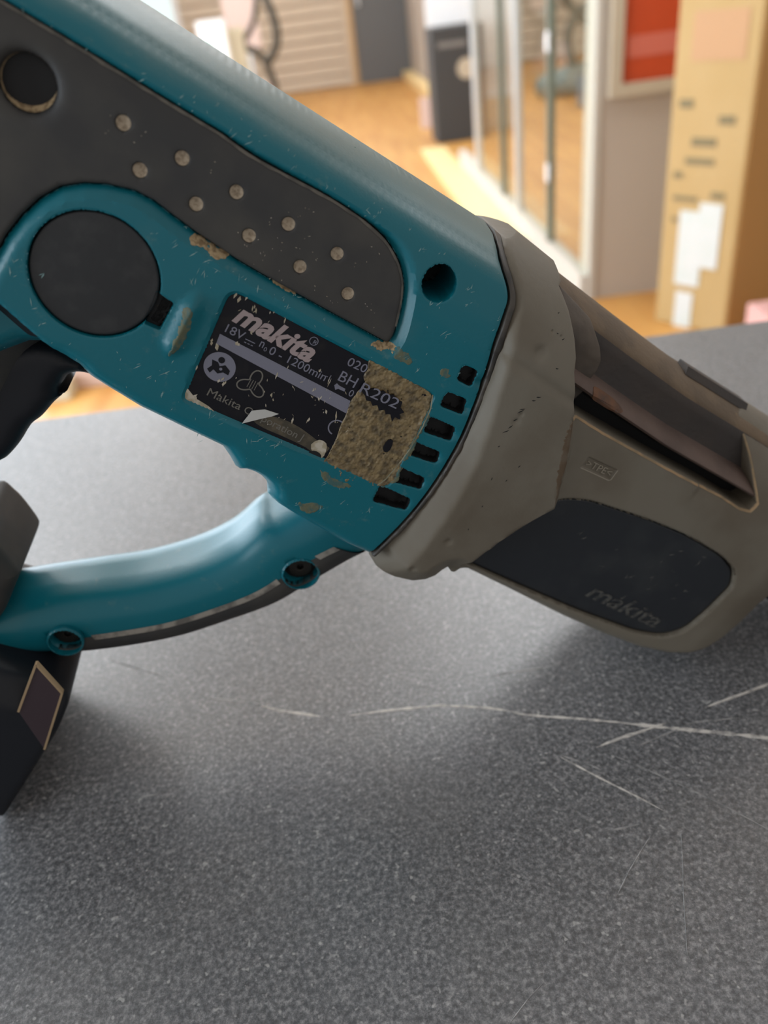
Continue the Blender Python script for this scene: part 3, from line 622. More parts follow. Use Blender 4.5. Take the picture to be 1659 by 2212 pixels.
flat('approval_emblem', [em + q for q in ((-2.2, 0.9), (-0.8, 0.9), (-0.1, 0.2), (0.9, 1.0), (2.4, 0.2), (2.5, -0.9), (1.2, -0.8), (0.2, -1.6), (-1.0, -1.1), (-1.4, -2.2), (-2.3, -1.6), (-1.7, -0.4))], LT + 0.02, M['label'], rl)
flat('approval_emblem', circle(em + (0.4, -0.3), 0.35, 12), LT + 0.06, M['silver'], rl)
tr = np.array([(-9.86,-6.92)][0]); a = np.linspace(0, 2 * math.pi, 60, endpoint=False); rr = 2.5 + 1.1 * np.cos(3 * (a - math.pi / 2))
M['dim'] = mat('dim_print', (0.15, 0.14, 0.12), 0.5); M['film'] = mat('torn_film', (0.05, 0.042, 0.028), 0.6, noise_amt=0.8, nscale=400, col2=(0.10, 0.08, 0.05))
stroke('recycling_emblem', np.c_[tr[0] + rr * np.cos(a), tr[1] + rr * np.sin(a)], 0.32, LT, M['dim'], rl, True)
for k in range(4): stroke('recycling_emblem', [tr + (-0.9 + 0.6 * k, -1.2), tr + (-0.9 + 0.6 * k, 1.0)], 0.16, LT, M['dim'], rl)
q = [(-17.95,-14.08),(-9.74,-14.14)]; text('maker_text', 'Makita', q[0], q[1], 1.95, LT, M['dim'], rl)
q = [(-8.78,-14.17),(6.68,-14.71)]; text('maker_text', 'Corporation J', q[0], q[1], 1.85, LT, M['dim'], rl)
q = [(6.80,7.19),(11.63,7.43)]; text('model_text', '020', q[0], q[1], 2.1, LT, M['silver'], rl)
flat('plug_mark', [(6.80,1.53),(7.14,2.23),(7.91,1.98),(9.56,1.92),(9.71,1.21),(8.11,1.17),(7.55,0.62)], LT, M['silver'], rl)
q = [(10.85,0.75),(11.96,0.80)]; text('model_text', '0', q[0], q[1], 1.7, LT, M['silver'], rl)
a = np.linspace(math.radians(75), math.radians(265), 18); c = np.array([(12.65,-7.79)][0]); stroke('conformity_mark', np.c_[c[0] + 1.95 * np.cos(a), c[1] + 1.95 * np.sin(a)], 0.35, LT, M['silver'], rl)
# scraped area with gummed dirt over the right end of the label
patch = spline([(10.76,10.81),(12.81,11.13),(15.60,11.32),(20.72,11.16),(26.01,10.90),(28.64,10.13),(29.73,7.84),(30.37,3.91),(31.72,-0.32),(32.86,-6.22),(32.92,-11.65),(32.64,-14.79),(30.15,-17.08),(26.96,-18.20),(25.05,-20.04),(21.51,-19.99),(18.91,-20.09),(15.93,-19.95),(13.25,-19.09),(14.39,-16.21),(14.24,-13.14),(13.85,-9.68),(13.18,-6.69),(12.87,-3.44),(12.26,-0.38),(12.42,2.62),(13.03,5.04),(11.69,6.68),(11.68,8.61)], 3)
def S_patch(Q): return WS - 0.15 + 0.22 * vnoise(Q, 0.5, 3) + 0.22 * vnoise(Q * np.array([1.0, 0.55]), 2.2, 9) + 0.2 * vnoise(Q * np.array([1.0, 0.5]), 4.6, 5) - 0.25 * sm(-sdist(Q, label), -0.3, 0.8)
ps = hf('scraped_patch', patch, S_patch, M['patch'], rl, sp=0.3, back=28.2, edge=0.3, rings=(0.1, 0.25), sharp=60)
ps['label'] = 'torn golden brown scraped end of the rating label'
rem = spline([(12.96,3.43),(12.37,4.44),(12.72,5.14),(14.20,4.34),(15.13,5.35),(16.59,5.06),(17.64,5.87),(19.23,5.37),(20.29,6.19),(21.64,5.28),(23.08,5.49),(23.45,4.05),(24.89,3.44),(24.15,2.50),(25.13,1.35),(23.53,1.36),(23.57,0.00),(22.14,1.47),(21.14,0.96),(20.31,1.89),(19.24,1.07),(18.10,2.10),(17.23,1.39),(16.23,2.21),(15.13,1.91),(14.33,2.82)], 2)
flat('label_remnant', rem, WS + 0.18, M['label'], rl, 0.5)
flat('label_remnant', spline([(25.32,-7.27),(25.36,-4.68),(26.52,-4.38),(27.11,-6.66),(26.48,-7.84)], 2), WS + 0.2, M['label'], rl, 0.5)
q = [(6.84,2.98),(11.18,3.03)]; text('model_text', 'BH', q[0], q[1], 2.6, LT, M['silver'], rl)
q = [(12.44,3.03),(22.58,3.33)]; text('model_text', 'R202', q[0], q[1], 2.6, WS + 0.26, M['silver'], rl)
er = spline([(28.44,10.55),(29.88,7.52),(30.60,3.48),(31.06,-0.20),(31.18,-5.14),(30.85,-10.11),(30.24,-14.26),(29.27,-16.54)], 4, False)
stroke('torn_edge', er + 0.12 * np.c_[vnoise(er, 1.2, 2), vnoise(er, 1.2, 8)], 0.3, WS + 0.55, M['edge'], rl)
# lifted shred and worn spots
sh = [(-7.89,-16.52),(-7.20,-12.83),(-4.65,-11.25),(-1.26,-10.83),(-2.52,-12.15),(-4.27,-13.45)]
V = [(*p, LB + 0.1 + z) for p, z in zip(sh, (0.9, 0.35, 0.1, 0.05, 0.2, 0.5))] + [(*p, LB + 0.02 + z) for p, z in zip(sh, (0.8, 0.2, 0, 0, 0.1, 0.4))]
mesh_obj('peeled_shred', V, [(0, 1, 5), (1, 2, 5), (2, 4, 5), (2, 3, 4)] + [(6 + i, 6 + (i + 1) % 6, (i + 1) % 6, i) for i in range(6)], M['peel'], rl)
flat('torn_film', spline([(-6.06,-14.91),(-3.62,-12.59),(0.11,-11.61),(5.12,-11.77),(10.84,-13.03),(13.84,-13.35),(12.66,-16.36),(8.50,-15.76),(2.18,-15.61),(-2.65,-15.73)], 2), LB + 0.02, M['film'], rl)
flat('worn_corner', spline([(-22.64,-14.61),(-21.28,-15.17),(-19.45,-16.02),(-16.43,-16.41),(-14.26,-17.39),(-16.83,-18.05),(-20.12,-17.79),(-21.73,-17.20)], 2), LB + 0.03, M['wear'], rl)
flat('worn_corner', spline([(9.34,-14.49),(10.54,-12.48),(12.52,-12.60),(13.46,-14.53),(13.37,-16.72),(10.82,-16.29)], 2), LB + 0.08, M['wear'], rl)
flat('worn_hole', spline([(9.74,-17.12),(10.52,-15.73),(12.23,-15.58),(13.25,-16.50),(12.02,-17.54)], 2), LB + 0.10, M['hole'], rl)
V = []; F = []
def sliver(p, ang, L, wd, w):
    c, s = math.cos(ang), math.sin(ang); k = len(V); p = np.array(p)
    for x, y in ((-L / 2, 0), (-L * .1, wd / 2), (L / 2, wd * .1), (L * .1, -wd / 2)): V.append((p[0] + c * x - s * y, p[1] + s * x + c * y, w))
    F.append((k, k + 1, k + 2, k + 3))
lab_in = inset(label, 1.2)
for q, L, wd in zip([(-21.68,9.61),(-19.79,10.64),(-17.51,9.12),(-16.84,8.67),(-13.77,10.10),(-10.56,10.42),(-8.54,10.92),(-16.67,0.08),(-20.98,-2.57),(-21.95,-1.89),(-22.65,-8.60),(-16.67,-9.46),(-15.56,-9.89),(-20.23,-15.52),(-5.05,-7.38),(-4.11,-8.07),(-6.16,-2.17),(5.39,1.83),(5.42,-3.13),(15.31,-7.27),(5.44,-8.88),(2.52,-11.05),(10.67,-5.38),(8.36,-5.08),(3.35,-1.58),(-15.26,3.85),(2.00,3.13)], (1.6, 2.2, 1.6, 1.4, 1, 1.6, 1.6, 1.2, 2, 1.6, 1.4, 1.6, 1.3, 1.8, 1, 0.8, 1.8, 2.6, 1.4, 2.0, 1.8, 1.6, 2.6, 1.4, 1, 0.9, 1), (1, .8, .6, .5, .5, .4, 1, 1.1, 1, .8, .6, .9, .8, .6, .5, .4, .4, .4, .4, .5, .5, .8, .5, .8, .4, .5, .5)):
    for j in range(2): sliver(np.array(q) + rng.normal(0, .25, 2), math.radians(100) + rng.normal(0, .35), L * rng.uniform(.6, 1.1), wd * rng.uniform(.5, .9), LB + 0.075 + 0.01 * j)
for i in range(46):
    p = lab_in[rng.integers(len(lab_in))] * (t := rng.uniform(0, 1)) + lab_in.mean(0) * (1 - t); sliver(p, math.radians(100) + rng.normal(0, .5), rng.uniform(.3, 1.0), rng.uniform(.08, .25), LB + 0.07)
o = mesh_obj('wear_marks', V, F, M['wear'], rl, smooth=False); o['kind'] = 'stuff'

# scuffs and caked dirt on the housing
V = []; F = []
sc = [(-51.61,36.48),(-50.22,37.04),(-46.36,38.06),(-45.43,36.98),(-41.16,40.39),(-32.86,38.75),(-35.82,37.78),(-22.57,38.41),(-11.34,46.85),(-4.00,38.23),(-2.49,39.50),(-5.23,38.38),(8.42,36.68),(8.35,37.54),(22.17,35.06),(23.21,32.41),(16.36,28.57),(17.99,28.98),(22.90,35.11),(-2.24,29.43),(-58.17,-4.76),(-62.56,-4.00),(-63.02,-7.42),(-57.61,-12.08),(-54.73,-15.02),(-33.76,-14.46),(-38.01,-14.28),(-28.30,-13.43),(-30.09,-15.61),(-27.78,13.09),(-30.04,13.48),(-33.28,13.84),(-36.98,16.53),(-37.09,13.31),(-42.16,13.62),(-30.75,8.14),(-29.88,10.83),(-18.91,13.51),(-12.78,13.42),(-10.63,15.76),(-2.84,14.11),(5.28,12.40),(18.33,15.58),(21.79,14.20),(22.97,24.34),(32.63,33.25),(-11.44,13.00),(-22.75,13.65),(-12.26,-17.96),(-2.53,-18.41),(1.23,-18.59),(4.93,-20.95),(17.14,-22.15),(13.78,-30.56),(20.03,-29.82),(23.99,-24.82),(-13.50,-15.29),(-14.38,-18.38),(-26.80,-18.30),(31.83,-24.09),(-14.48,-25.84),(2.42,-17.29),(-3.60,-19.92),(-0.77,-17.79)] + [(-75.76,37.15),(-70.84,37.22),(-63.99,37.09),(-55.41,37.82),(-44.04,39.56),(-31.35,39.88),(-25.01,39.62),(-15.51,37.95),(4.33,39.50),(13.33,38.88)]
for q in sc:
    q = np.array(q)
    for j in range(rng.integers(2, 4)):
        p = q + rng.normal(0, .5, 2)
        ww = float(S_house(p[None])[0]) + 0.05
        if not inside(p, panel)[0] and ww > 8: sliver(p, math.radians(75) + rng.normal(0, .5), rng.uniform(.5, 2.2), rng.uniform(.06, .24), ww)
for i in range(170):
    p = np.array([rng.uniform(-75, 40), rng.uniform(-33, 42)])
    if inside(p, house_out)[0] and not inside(p, panel)[0] and not inside(p, label)[0] and np.hypot(*(p - cap_c)) > 13.5 and all(not inside(p, v_)[0] for v_ in vents) and not inside(p, hole_r)[0] and not inside(p, patch)[0] and not inside(p, catch)[0]:
        sliver(p, rng.uniform(0.6, 2.4), rng.uniform(.2, 1.0), rng.uniform(.06, .2), float(S_house(p[None])[0]) + 0.05)
o = mesh_obj('scuff_marks', V, F, M['scuff'], housing, smooth=False); o['kind'] = 'stuff'
def dirt(P, th, m, seed, parent=None, base=None):
    P = spline(P, 3); P = dens(P, 0.35); P = P + 0.6 * np.c_[vnoise(P, 0.8, seed), vnoise(P, 0.8, seed + 7)] + 0.3 * np.c_[vnoise(P, 2.6, seed + 3), vnoise(P, 2.6, seed + 5)]
    hf('caked_dirt', P, lambda Q: (S_house(Q) if base is None else base(Q)) + th * (0.4 + 0.9 * vnoise(Q, 1.5, seed)), m, parent or housing, sp=0.4, back=26.5, edge=0.15, rings=(0.1,), sharp=60)
dirt([(-35.26,16.02),(-33.56,17.19),(-30.27,16.69),(-27.24,16.87),(-26.68,15.23),(-28.58,14.83),(-31.84,15.18),(-34.41,15.23)], 0.22, M['tan'], 1)
dirt([(-17.21,16.25),(-15.48,16.52),(-13.03,16.50),(-10.54,16.03),(-12.04,15.44),(-14.94,15.46)], 0.2, M['tan'], 2)
dirt([(9.42,14.11),(11.94,15.70),(14.00,16.43),(14.93,16.55),(14.37,15.00),(12.61,14.18),(10.87,13.76)], 0.3, M['tan'], 3)
dirt([(15.23,16.46),(18.51,16.31),(20.20,14.65),(17.89,13.82),(15.45,14.06)], 0.07, M['smear'], 4)
dirt([(26.45,16.92),(28.84,17.52),(29.75,15.77),(27.44,15.22)], 0.06, M['smear'], 5)
dirt([(14.12,-29.94),(19.10,-28.12),(20.32,-29.37),(18.09,-31.69),(15.67,-31.63)], 0.06, M['smear'], 6)
dirt([(-30.60,2.59),(-28.57,2.77),(-27.55,-0.97),(-27.60,-5.74),(-28.82,-9.41),(-29.41,-5.52),(-29.82,-1.61)], 0.07, M['smear'], 7)
dirt([(27.70,5.97),(29.23,8.40),(31.40,4.43),(32.10,-1.55),(32.58,-7.09),(31.18,-7.50),(30.17,-1.11)], 0.07, M['smear'], 8)
dirt([(30.95,-11.14),(31.80,-8.95),(33.49,-12.56),(32.21,-15.46),(30.57,-17.32),(31.08,-14.06)], 0.07, M['smear'], 9)
dirt([(14.21,-19.19),(18.57,-19.96),(23.94,-19.99),(21.05,-22.01),(17.01,-21.92)], 0.07, M['smear'], 10)

# ------------------------------------------------------------------ seal lip, grey bumper cover, gear case
ln = dens(ring_line, 1.0, False); t_ = np.gradient(ln, axis=0); t_ /= np.linalg.norm(t_, axis=1)[:, None]; nr = np.c_[-t_[:, 1], t_[:, 0]]
if nr[len(nr) // 2][0] < 0: nr = -nr
wob = 0.35 * vnoise(ln, 0.25, 2)
gap = 1.5 + 0.8 * sm(ln[:, 1], 8, 40) + wob
lip_in, lip_out = ln + nr * 0.45, ln + nr * (gap[:, None])
M['lip'] = mat('seal_rubber', (0.055, 0.046, 0.037), 0.5, noise_amt=0.9, nscale=120, col2=(0.016, 0.015, 0.014), thr=(0.42, 0.6))
def S_seal(Q): return side_profile(Q[:, 1], 30.0, 28, VT + 0.6) + 0.25 * vnoise(Q, 0.5, 4)
hf('seal_lip', np.r_[lip_in, lip_out[::-1]], S_seal, M['lip'], sp=0.8, back='mirror', rings=(0.1, 0.3), edge=0.5)
cov_left = ln + nr * (gap[:, None] - 0.25)
col_right = [(45.69,45.49),(49.31,42.25),(52.92,37.82),(55.10,34.41),(56.16,31.64),(59.03,27.71),(62.62,22.30)]
cut_edge = [(75.43,21.69),(99.20,21.63),(121.01,21.90),(129.22,21.45),(132.84,22.17),(133.76,24.70),(130.18,28.08),(123.54,35.08),(117.16,41.09)]
cov_out = np.r_[cov_left, [(41.39,-39.42),(43.91,-40.66),(49.89,-41.02),(55.30,-40.29),(58.75,-38.34),(60.71,-36.00),(61.45,-33.53),(62.24,-32.10)], [(70.15,-35.63),(87.18,-36.48),(106.43,-37.67),(124.23,-38.02),(138.08,-37.50),(149.22,-35.71),(157.29,-32.64),(163.95,-27.93),(168.18,-20.72),(170.22,-11.49),(170.37,-2.88)],
                [(171.5, -2), (175, 10), (176, 30), (174, 44.6), (150, 44.6), (128, 44.7)], [(122.5, 44.0)], np.array(cut_edge)[::-1], [tuple(p) for p in col_right[::-1]], [(46.5, 46.5), (45.0, 49.2), (34, 50.2)]]
crease = np.r_[col_right[-1:], [(69.14,11.39),(72.79,3.13),(75.02,-1.38)], [(72.41,-5.45),(67.92,-14.57),(63.58,-26.50),(63.08,-31.61)]]
crease_poly = np.r_[crease, [(50, -60), (0, -60), (0, 60), (50, 60)]]
plate = roundp([(63.51,-28.57),(70.19,-12.56),(74.69,-3.41),(78.76,0.87),(85.74,3.64),(106.15,6.48),(122.09,7.46),(136.76,6.58),(143.55,4.30),(147.52,-0.41),(147.43,-10.37),(145.75,-20.54),(140.81,-25.22),(131.35,-27.75),(108.88,-28.96),(83.91,-28.95)], [1, 3, 3, 3, 3, 5, 5, 3, 2, 2, 5, 4, 4, 4, 6, 6])
pits = [([(44.95,31.77)][0], 1.5, 1.0), ([(53.68,-21.64)][0], 0.9, 0.6), ([(49.95,-33.36)][0], 0.9, 0.6), ([(49.23,15.19)][0], 0.9, 0.4), ([(49.16,17.23)][0], 0.6, 0.4), ([(48.73,36.84)][0], 0.3, .4), ([(45.91,36.84)][0], 0.3, .4)]
tpe_c = np.array([(81.55,12.82)][0]); tpe_x = np.array([(89.65,13.20)][0]) - np.array([(74.52,12.42)][0]); tpe_x /= np.linalg.norm(tpe_x); tpe_y = np.array([-tpe_x[1], tpe_x[0]])
cov_left_line = cov_left
bot_line = np.array([(70.15,-35.63),(87.18,-36.48),(106.43,-37.67),(124.23,-38.02),(138.08,-37.50),(149.22,-35.71),(157.29,-32.64),(163.95,-27.93),(168.18,-20.72),(170.22,-11.49),(170.37,-2.88)])
colbot_line = np.array([(41.39,-39.42),(43.91,-40.66),(49.89,-41.02),(55.30,-40.29),(58.75,-38.34),(60.71,-36.00),(61.45,-33.53),(62.24,-32.10)])
rdg_a, rdg_b = np.array([(36.82,26.50),(57.63,24.59)])
def S_cover(Q):
    u, v = Q[:, 0], Q[:, 1]
    dl = dist(Q, cov_left_line, False)
    bevw = 2.0 + 5.4 * np.clip((22 - v) / 55, 0, 1)
    c = 33.6 - (1.4 + 0.55 * bevw) * np.clip(1 - dl / bevw, 0, 1) - 0.07 * np.clip(dl - 9, 0, 30)
    # facet above the ridge leans back towards the top
    nf = np.array([-(rdg_b - rdg_a)[1], (rdg_b - rdg_a)[0]]); nf /= np.linalg.norm(nf); sf = (Q - rdg_a) @ nf
    c = c - 0.20 * np.clip(sf, 0, 40) - 0.9 * np.exp(-((sf - 1.2) / 1.3) ** 2)
    c = c * np.sqrt(np.maximum(1 - np.clip((v - 22) / (50.4 - 22), 0, 1) ** 2.6, 0))
    db = dist(Q, colbot_line, False); c = c - 6 * np.clip(1 - db / 7.5, 0, 1) ** 1.1
    p = np.full(len(Q), 27.0)
    p = p - 14.0 * np.clip(1 - dist(Q, bot_line, False) / 7.5, 0, 1) ** 1.7
    nose = side_profile(v, 27, 12, 44.8, 2.0); p = np.where(u > 112, np.minimum(p, nose + 0.2), p)
    p = p - 5.0 * sm(u, 152, 176)
    sd = sdist(Q, crease_poly); k = np.clip((-sd + 2.6) / 2.9, 0, 1)
    w = k * c + (1 - k) * p
    for pc, r, dp in pits: w = w - dp * np.exp(-((Q - np.array(pc)) ** 2).sum(1) / (r * r))
    # recessed box of the material mark
    X = (Q - tpe_c) @ tpe_x; Y = (Q - tpe_c) @ tpe_y
    w = w - 0.5 * sm(5.0 - np.abs(X), 0, 0.35) * sm(1.75 - np.abs(Y), 0, 0.35)
    w = w + 0.05 * vnoise(Q, 0.25, 6)
    return np.maximum(w, 0.3)
tp2 = np.concatenate([np.c_[np.arange(28, 47, 1.5), np.full(13, v)] for v in 50.3 - 20 * np.linspace(0, 1, 16) ** 2] + [np.c_[np.arange(118, 176, 2), np.full(29, v)] for v in 44.75 - 20 * np.linspace(0, 1, 14) ** 2])
bx = np.array([tpe_c + tpe_x * x + tpe_y * y for x in np.linspace(-5.4, 5.4, 32) for y in np.linspace(-2.1, 2.1, 18)])
cover = hf('bumper_cover', cov_out, S_cover, [M['cover'], M['hole']], sp=0.9, back='mirror', edge=0.9, rings=(0.1, 0.3, 0.6, 1.0), extra=np.r_[tp2, bx, np.concatenate([np.array(c_) + circle((0, 0), r_ * f_, 16) for c_, r_, _ in pits for f_ in (0.05, 0.4, 0.8, 1.2, 1.7)])], holes=[(plate, 2.2, 1)], hole_edge=1.0, hole_rings=(0.1, 0.3, 0.6, 1.0), sharp=45)
q0, q1 = tpe_c - tpe_x * 4.2 - tpe_y * 0.95, tpe_c + tpe_x * 4.2 - tpe_y * 0.95
M['mark'] = mat('rubbed_lit_edge', (0.30, 0.265, 0.21), 0.6)  # pale tone paints edge highlights on letters and box rim, with some rubbing
text('material_mark', '>TPE<', q0, q1, 1.9, 26.72, M['mark'], cover, bold=-0.008, thick=0.16)
for P_ in ([(-5.1, -1.9), (4.6, -1.95), (5.1, -1.5), (5.1, 1.6)],):
    stroke('mark_rim', [tpe_c + tpe_x * x + tpe_y * y for x, y in P_], 0.28, 27.08, M['mark'], cover)
def S_plate(Q): return np.minimum(S_cover(Q), 27.0) - 1.1
plt = hf('logo_plate', inset(plate, 0.35), S_plate, M['navy'], sp=1.4, back=14, edge=0.5)
q = [(106.58,-23.43),(136.04,-24.02)]; text('embossed_lettering', 'makita', q[0], q[1], 5.4, 25.93, M['emboss'], plt, shear=0.28, bold=0.01, thick=0.14)
V = []; F = []
for q in [(91.24,-6.21),(93.14,-7.04),(118.68,-6.16),(120.04,-3.67),(121.76,0.07),(123.45,1.97),(121.69,-9.07),(123.92,-12.81),(124.72,-10.91),(114.14,-12.57),(116.12,-12.03),(125.83,-4.70),(130.93,-8.05),(133.80,-12.18),(135.37,-8.53),(104.98,-13.11),(131.42,3.88),(131.23,1.01),(118.53,-19.14),(122.50,-19.28),(103.92,-5.45)]:
    for j in range(2): sliver(np.array(q) + rng.normal(0, .3, 2), rng.uniform(0.2, 1.9), rng.uniform(1, 3.2), rng.uniform(.08, .22), float(S_plate(np.array([q]))[0]) + 0.04)
o = mesh_obj('plate_scuffs', V, F, M['plscuff'], plt, smooth=False); o['kind'] = 'stuff'

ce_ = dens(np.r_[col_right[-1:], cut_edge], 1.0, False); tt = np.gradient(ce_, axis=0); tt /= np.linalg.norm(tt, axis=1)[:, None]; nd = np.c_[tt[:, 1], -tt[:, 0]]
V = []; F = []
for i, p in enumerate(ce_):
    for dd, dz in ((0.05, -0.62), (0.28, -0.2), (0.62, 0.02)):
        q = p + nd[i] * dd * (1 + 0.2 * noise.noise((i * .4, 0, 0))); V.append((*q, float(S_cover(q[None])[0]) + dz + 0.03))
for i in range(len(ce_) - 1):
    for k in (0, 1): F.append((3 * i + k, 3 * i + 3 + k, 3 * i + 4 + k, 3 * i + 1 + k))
mesh_obj('dusty_rim_highlight', V, F, M['rimhighlight'], cover)
dirt([(61.96,21.69),(63.66,20.71),(67.35,14.54),(70.75,8.68),(75.05,2.03),(74.27,-0.28),(70.87,4.08),(67.01,10.62),(63.52,17.02)], 0.05, M['stain'], 14, cover, S_cover)
V = []; F = []
for q, ang, L in zip([(48.51,17.85),(48.54,15.10),(48.68,13.36),(48.38,11.81),(48.45,18.50),(50.21,22.81),(49.70,21.59),(49.32,36.35),(46.15,40.66),(47.41,36.97),(53.01,-0.66),(56.91,0.51),(57.55,5.32),(55.63,-8.55),(50.77,30.41),(49.21,7.69),(56.39,-16.09)], (1.0, 1.0, 1.2, 0.9, 0.7, 0.5, 0.5, 1.1, 1.2, 0.3, 1.9, 1.6, 1.4, 1.7, 0.4, 1.2, 2.0), (2.2, 2.4, 1.6, 2.0, 1.5, 1.6, 1.2, 1.4, .8, .8, 1, .8, 1, .7, 1.2, .7, .7)):
    q = np.array(q); sliver(q, ang, L, 0.3, float(S_cover(q[None])[0]) + 0.03)
o = mesh_obj('nicks', V, F, M['hole'], cover, smooth=False); o['kind'] = 'stuff'
# gear case seen in the cut-out: rounded dusty top, upright dark face, ledge painted as lit, gap painted as shaded
us = np.linspace(40, 150, 56); secs = []
def vtop(u): return np.interp(u, [40, 52, 75, 97, 125, 150], [47.6, 47.0, 45.3, 44.0, 44.0, 43.6])
for u in us:
    vt = vtop(u); j = 0.25 * noise.noise((u * 0.6, 0, 0)); j2 = 0.25 * noise.noise((u * 0.5, 9, 0))
    prof = [(vt, 0.0), (vt - 0.1, 3), (vt - 0.7, 6.5), (vt - 1.7, 10), (vt - 3.0, 13), (vt - 4.4, 15.2 + j), (vt - 5.4, 16.2 + j), (vt - 8, 16.2), (vt - 13.2, 16.0), (vt - 14.2, 16.2), (vt - 14.6, 17.2),
            (vt - 15.4, 20.4), (vt - 17.0, 23.2 + j2), (vt - 17.8, 23.7 + j2), (vt - 18.5, 22.8 + j2), (vt - 19.0, 18), (vt - 20, 15), (vt - 26, 14)]
    fr = np.array([(u, v, w) for v, w in prof]); bk = fr[::-1].copy(); bk[:, 2] *= -1; secs.append(np.r_[fr, bk[:-1]])
nmi = len(secs[0]); segm = lambda k: 1 if k < 6 else 0 if k < 9 else 2 if k < 14 else 3
mi_ = [segm(k if k < 17 else 34 - k) for k in range(nmi)]
case = loft('gear_case', secs, [M['case'], M['dustcase'], M['ledge'], M['hole']], mi=mi_, sharp=50)
rb = [(u, vtop(u) + 0.1 + dv, w) for u in (98, 123) for dv, w in ((-1.2, 8.5), (0.9, 7.0), (1.1, 2.0), (-1.0, 2.0))]
mesh_obj('top_rib', rb, [(0, 1, 5, 4), (1, 2, 6, 5), (2, 3, 7, 6), (3, 0, 4, 7), (0, 3, 2, 1), (4, 5, 6, 7)], M['case'], case, smooth=False)
fl = roundp([(48.06,45.31),(59.13,42.76),(61.80,40.32),(64.31,38.26),(66.57,35.58),(67.44,33.23),(67.27,30.02),(67.77,27.11),(67.04,24.12),(65.91,22.37),(60.75,28.03),(54.96,36.00)], 0.5, 2)
def S_flap(Q): return 20.5 - 0.10 * np.clip(Q[:, 0] - 60, -20, 20) - np.clip((Q[:, 1] - 36) / 9, 0, 1) ** 2 * 9 + 0.3 * vnoise(Q, .6, 2)
fp = hf('torn_flap', fl, S_flap, M['flap'], case, sp=0.9, back=6, edge=0.4, rings=(0.1, 0.3)); fp['label'] = 'torn brown edge of the bumper beside the cut-out'
led = spline([(67.88,29.48),(70.67,29.78),(75.94,29.31),(78.89,28.18),(76.15,26.76),(71.58,26.76),(69.00,27.17)], 3)
hf('rusty_spot', led, lambda Q: np.interp(vtop(Q[:, 0]) - Q[:, 1], [14.2, 14.6, 15.4, 17.0, 17.8, 18.5], [16.2, 17.2, 20.4, 23.2, 23.7, 22.8]) + 0.25, M['rustlight'], case, sp=0.8, back=15, rings=())

# chuck
def revolve(name, prof, c, m, parent=tool, seg=40):
    secs = []
    for u, r in prof:
        a = np.linspace(0, 2 * math.pi, seg, endpoint=False); secs.append(np.c_[np.full(seg, u), c[0] + r * np.cos(a), c[1] + r * np.sin(a)])
    return loft(name, secs, m, parent)
ch = revolve('chuck_sleeve', [(168, 17), (176, 19), (178, 20.5), (190, 21.2), (193.5, 21.2), (194.5, 20), (195, 14)], (14.2, 0), M['black'])
revolve('dust_cap', [(194, 12), (196, 13), (203, 11), (206, 7), (206.5, 4)], (14.2, 0), M['rubber'], ch)

# ------------------------------------------------------------------ front loop of the handle, rear grip, battery
inn = spline([(21.62,-42.08),(17.61,-48.99),(14.37,-53.05),(10.85,-63.44),(4.04,-73.89),(-7.15,-84.97),(-19.49,-93.73),(-30.51,-101.48),(-38.05,-107.23),(-47.56,-114.99)], 6, False)
out = spline([(49.07,-40.97),(44.29,-47.59),(37.89,-59.85),(30.97,-73.13),(21.40,-84.64),(11.54,-95.74),(0.80,-104.85),(-10.40,-112.53),(-20.78,-118.22),(-33.64,-123.79)], 6, False)
n_ = len(inn)
TH = np.linspace(0, 2 * math.pi, 56, endpoint=False)
def secpt(i, th, infl=0.0, p=2.7):
    I, Oo = inn[i], out[i]; half = 14.0 + 3.0 * sm(np.array([n_ - 1 - i]), n_ - 12, n_ - 1)[0] * 0 + 2.5 * (1 - i / (n_ - 1))
    ct_, st_ = math.cos(th), math.sin(th)
    if ct_ < 0: p = 3.6
    t = 0.5 - 0.5 * np.sign(ct_) * abs(ct_) ** (2 / p); w = half * np.sign(st_) * abs(st_) ** (2 / p)
    if abs(st_) < 1e-6 and ct_ > 0: infl = infl - 0.3
    L = np.linalg.norm(Oo - I); t = t + infl / L * (t - 0.5) * 2; w = w * (1 + infl / half)
    q = I + (Oo - I) * t; return (q[0], q[1], w)
loop = loft('front_loop', [np.array([secpt(i, th) for th in TH]) for i in range(n_)], M['teal'])
def strip(i0, i1, t0):
    th0 = math.acos(max(-1, min(1, np.sign(0.5 - t0) * abs(1 - 2 * t0) ** (3.6 / 2))))
    ths = np.linspace(th0, 2 * math.pi - th0, 30); secs = []
    for i in range(i0, i1 + 1):
        o_ = np.array([secpt(i, th, 0.55) for th in ths]); o_[0] = secpt(i, ths[0], 0.1); o_[-1] = secpt(i, ths[-1], 0.1)
        secs.append(np.r_[o_, [secpt(i, th, -1.5) for th in ths[::-1]]])
    return loft('rubber_strip', secs, M['rubber'], loop)
strip(4, n_ - 10, 0.60)
def loop_line(i0, i1, t0, wd):
    th0 = math.acos(-abs(1 - 2 * t0) ** (3.6 / 2)); V = []; F = []
    for i in range(i0, i1 + 1):
        V += [secpt(i, th0 - 0.03, 0.12), secpt(i, th0 + 0.0, 0.45 + 0.1 * noise.noise((i * .7, 0, 0))), secpt(i, th0 + wd, 0.62)]
    bc = (np.array([(30.61,-58.15)][0]), np.array([(-19.47,-108.26)][0]))
    for i in range(i1 - i0):
        if min(np.hypot(*(np.array(V[3 * i + 1][:2]) - c)) for c in bc) < 6.0 or min(np.hypot(*(np.array(V[3 * i + 4][:2]) - c)) for c in bc) < 6.0: continue
        for k in (0, 1): F.append((3 * i + k, 3 * i + 3 + k, 3 * i + 4 + k, 3 * i + 1 + k))
    return mesh_obj('pale_seam', V, F, M['greyseam2'], loop)
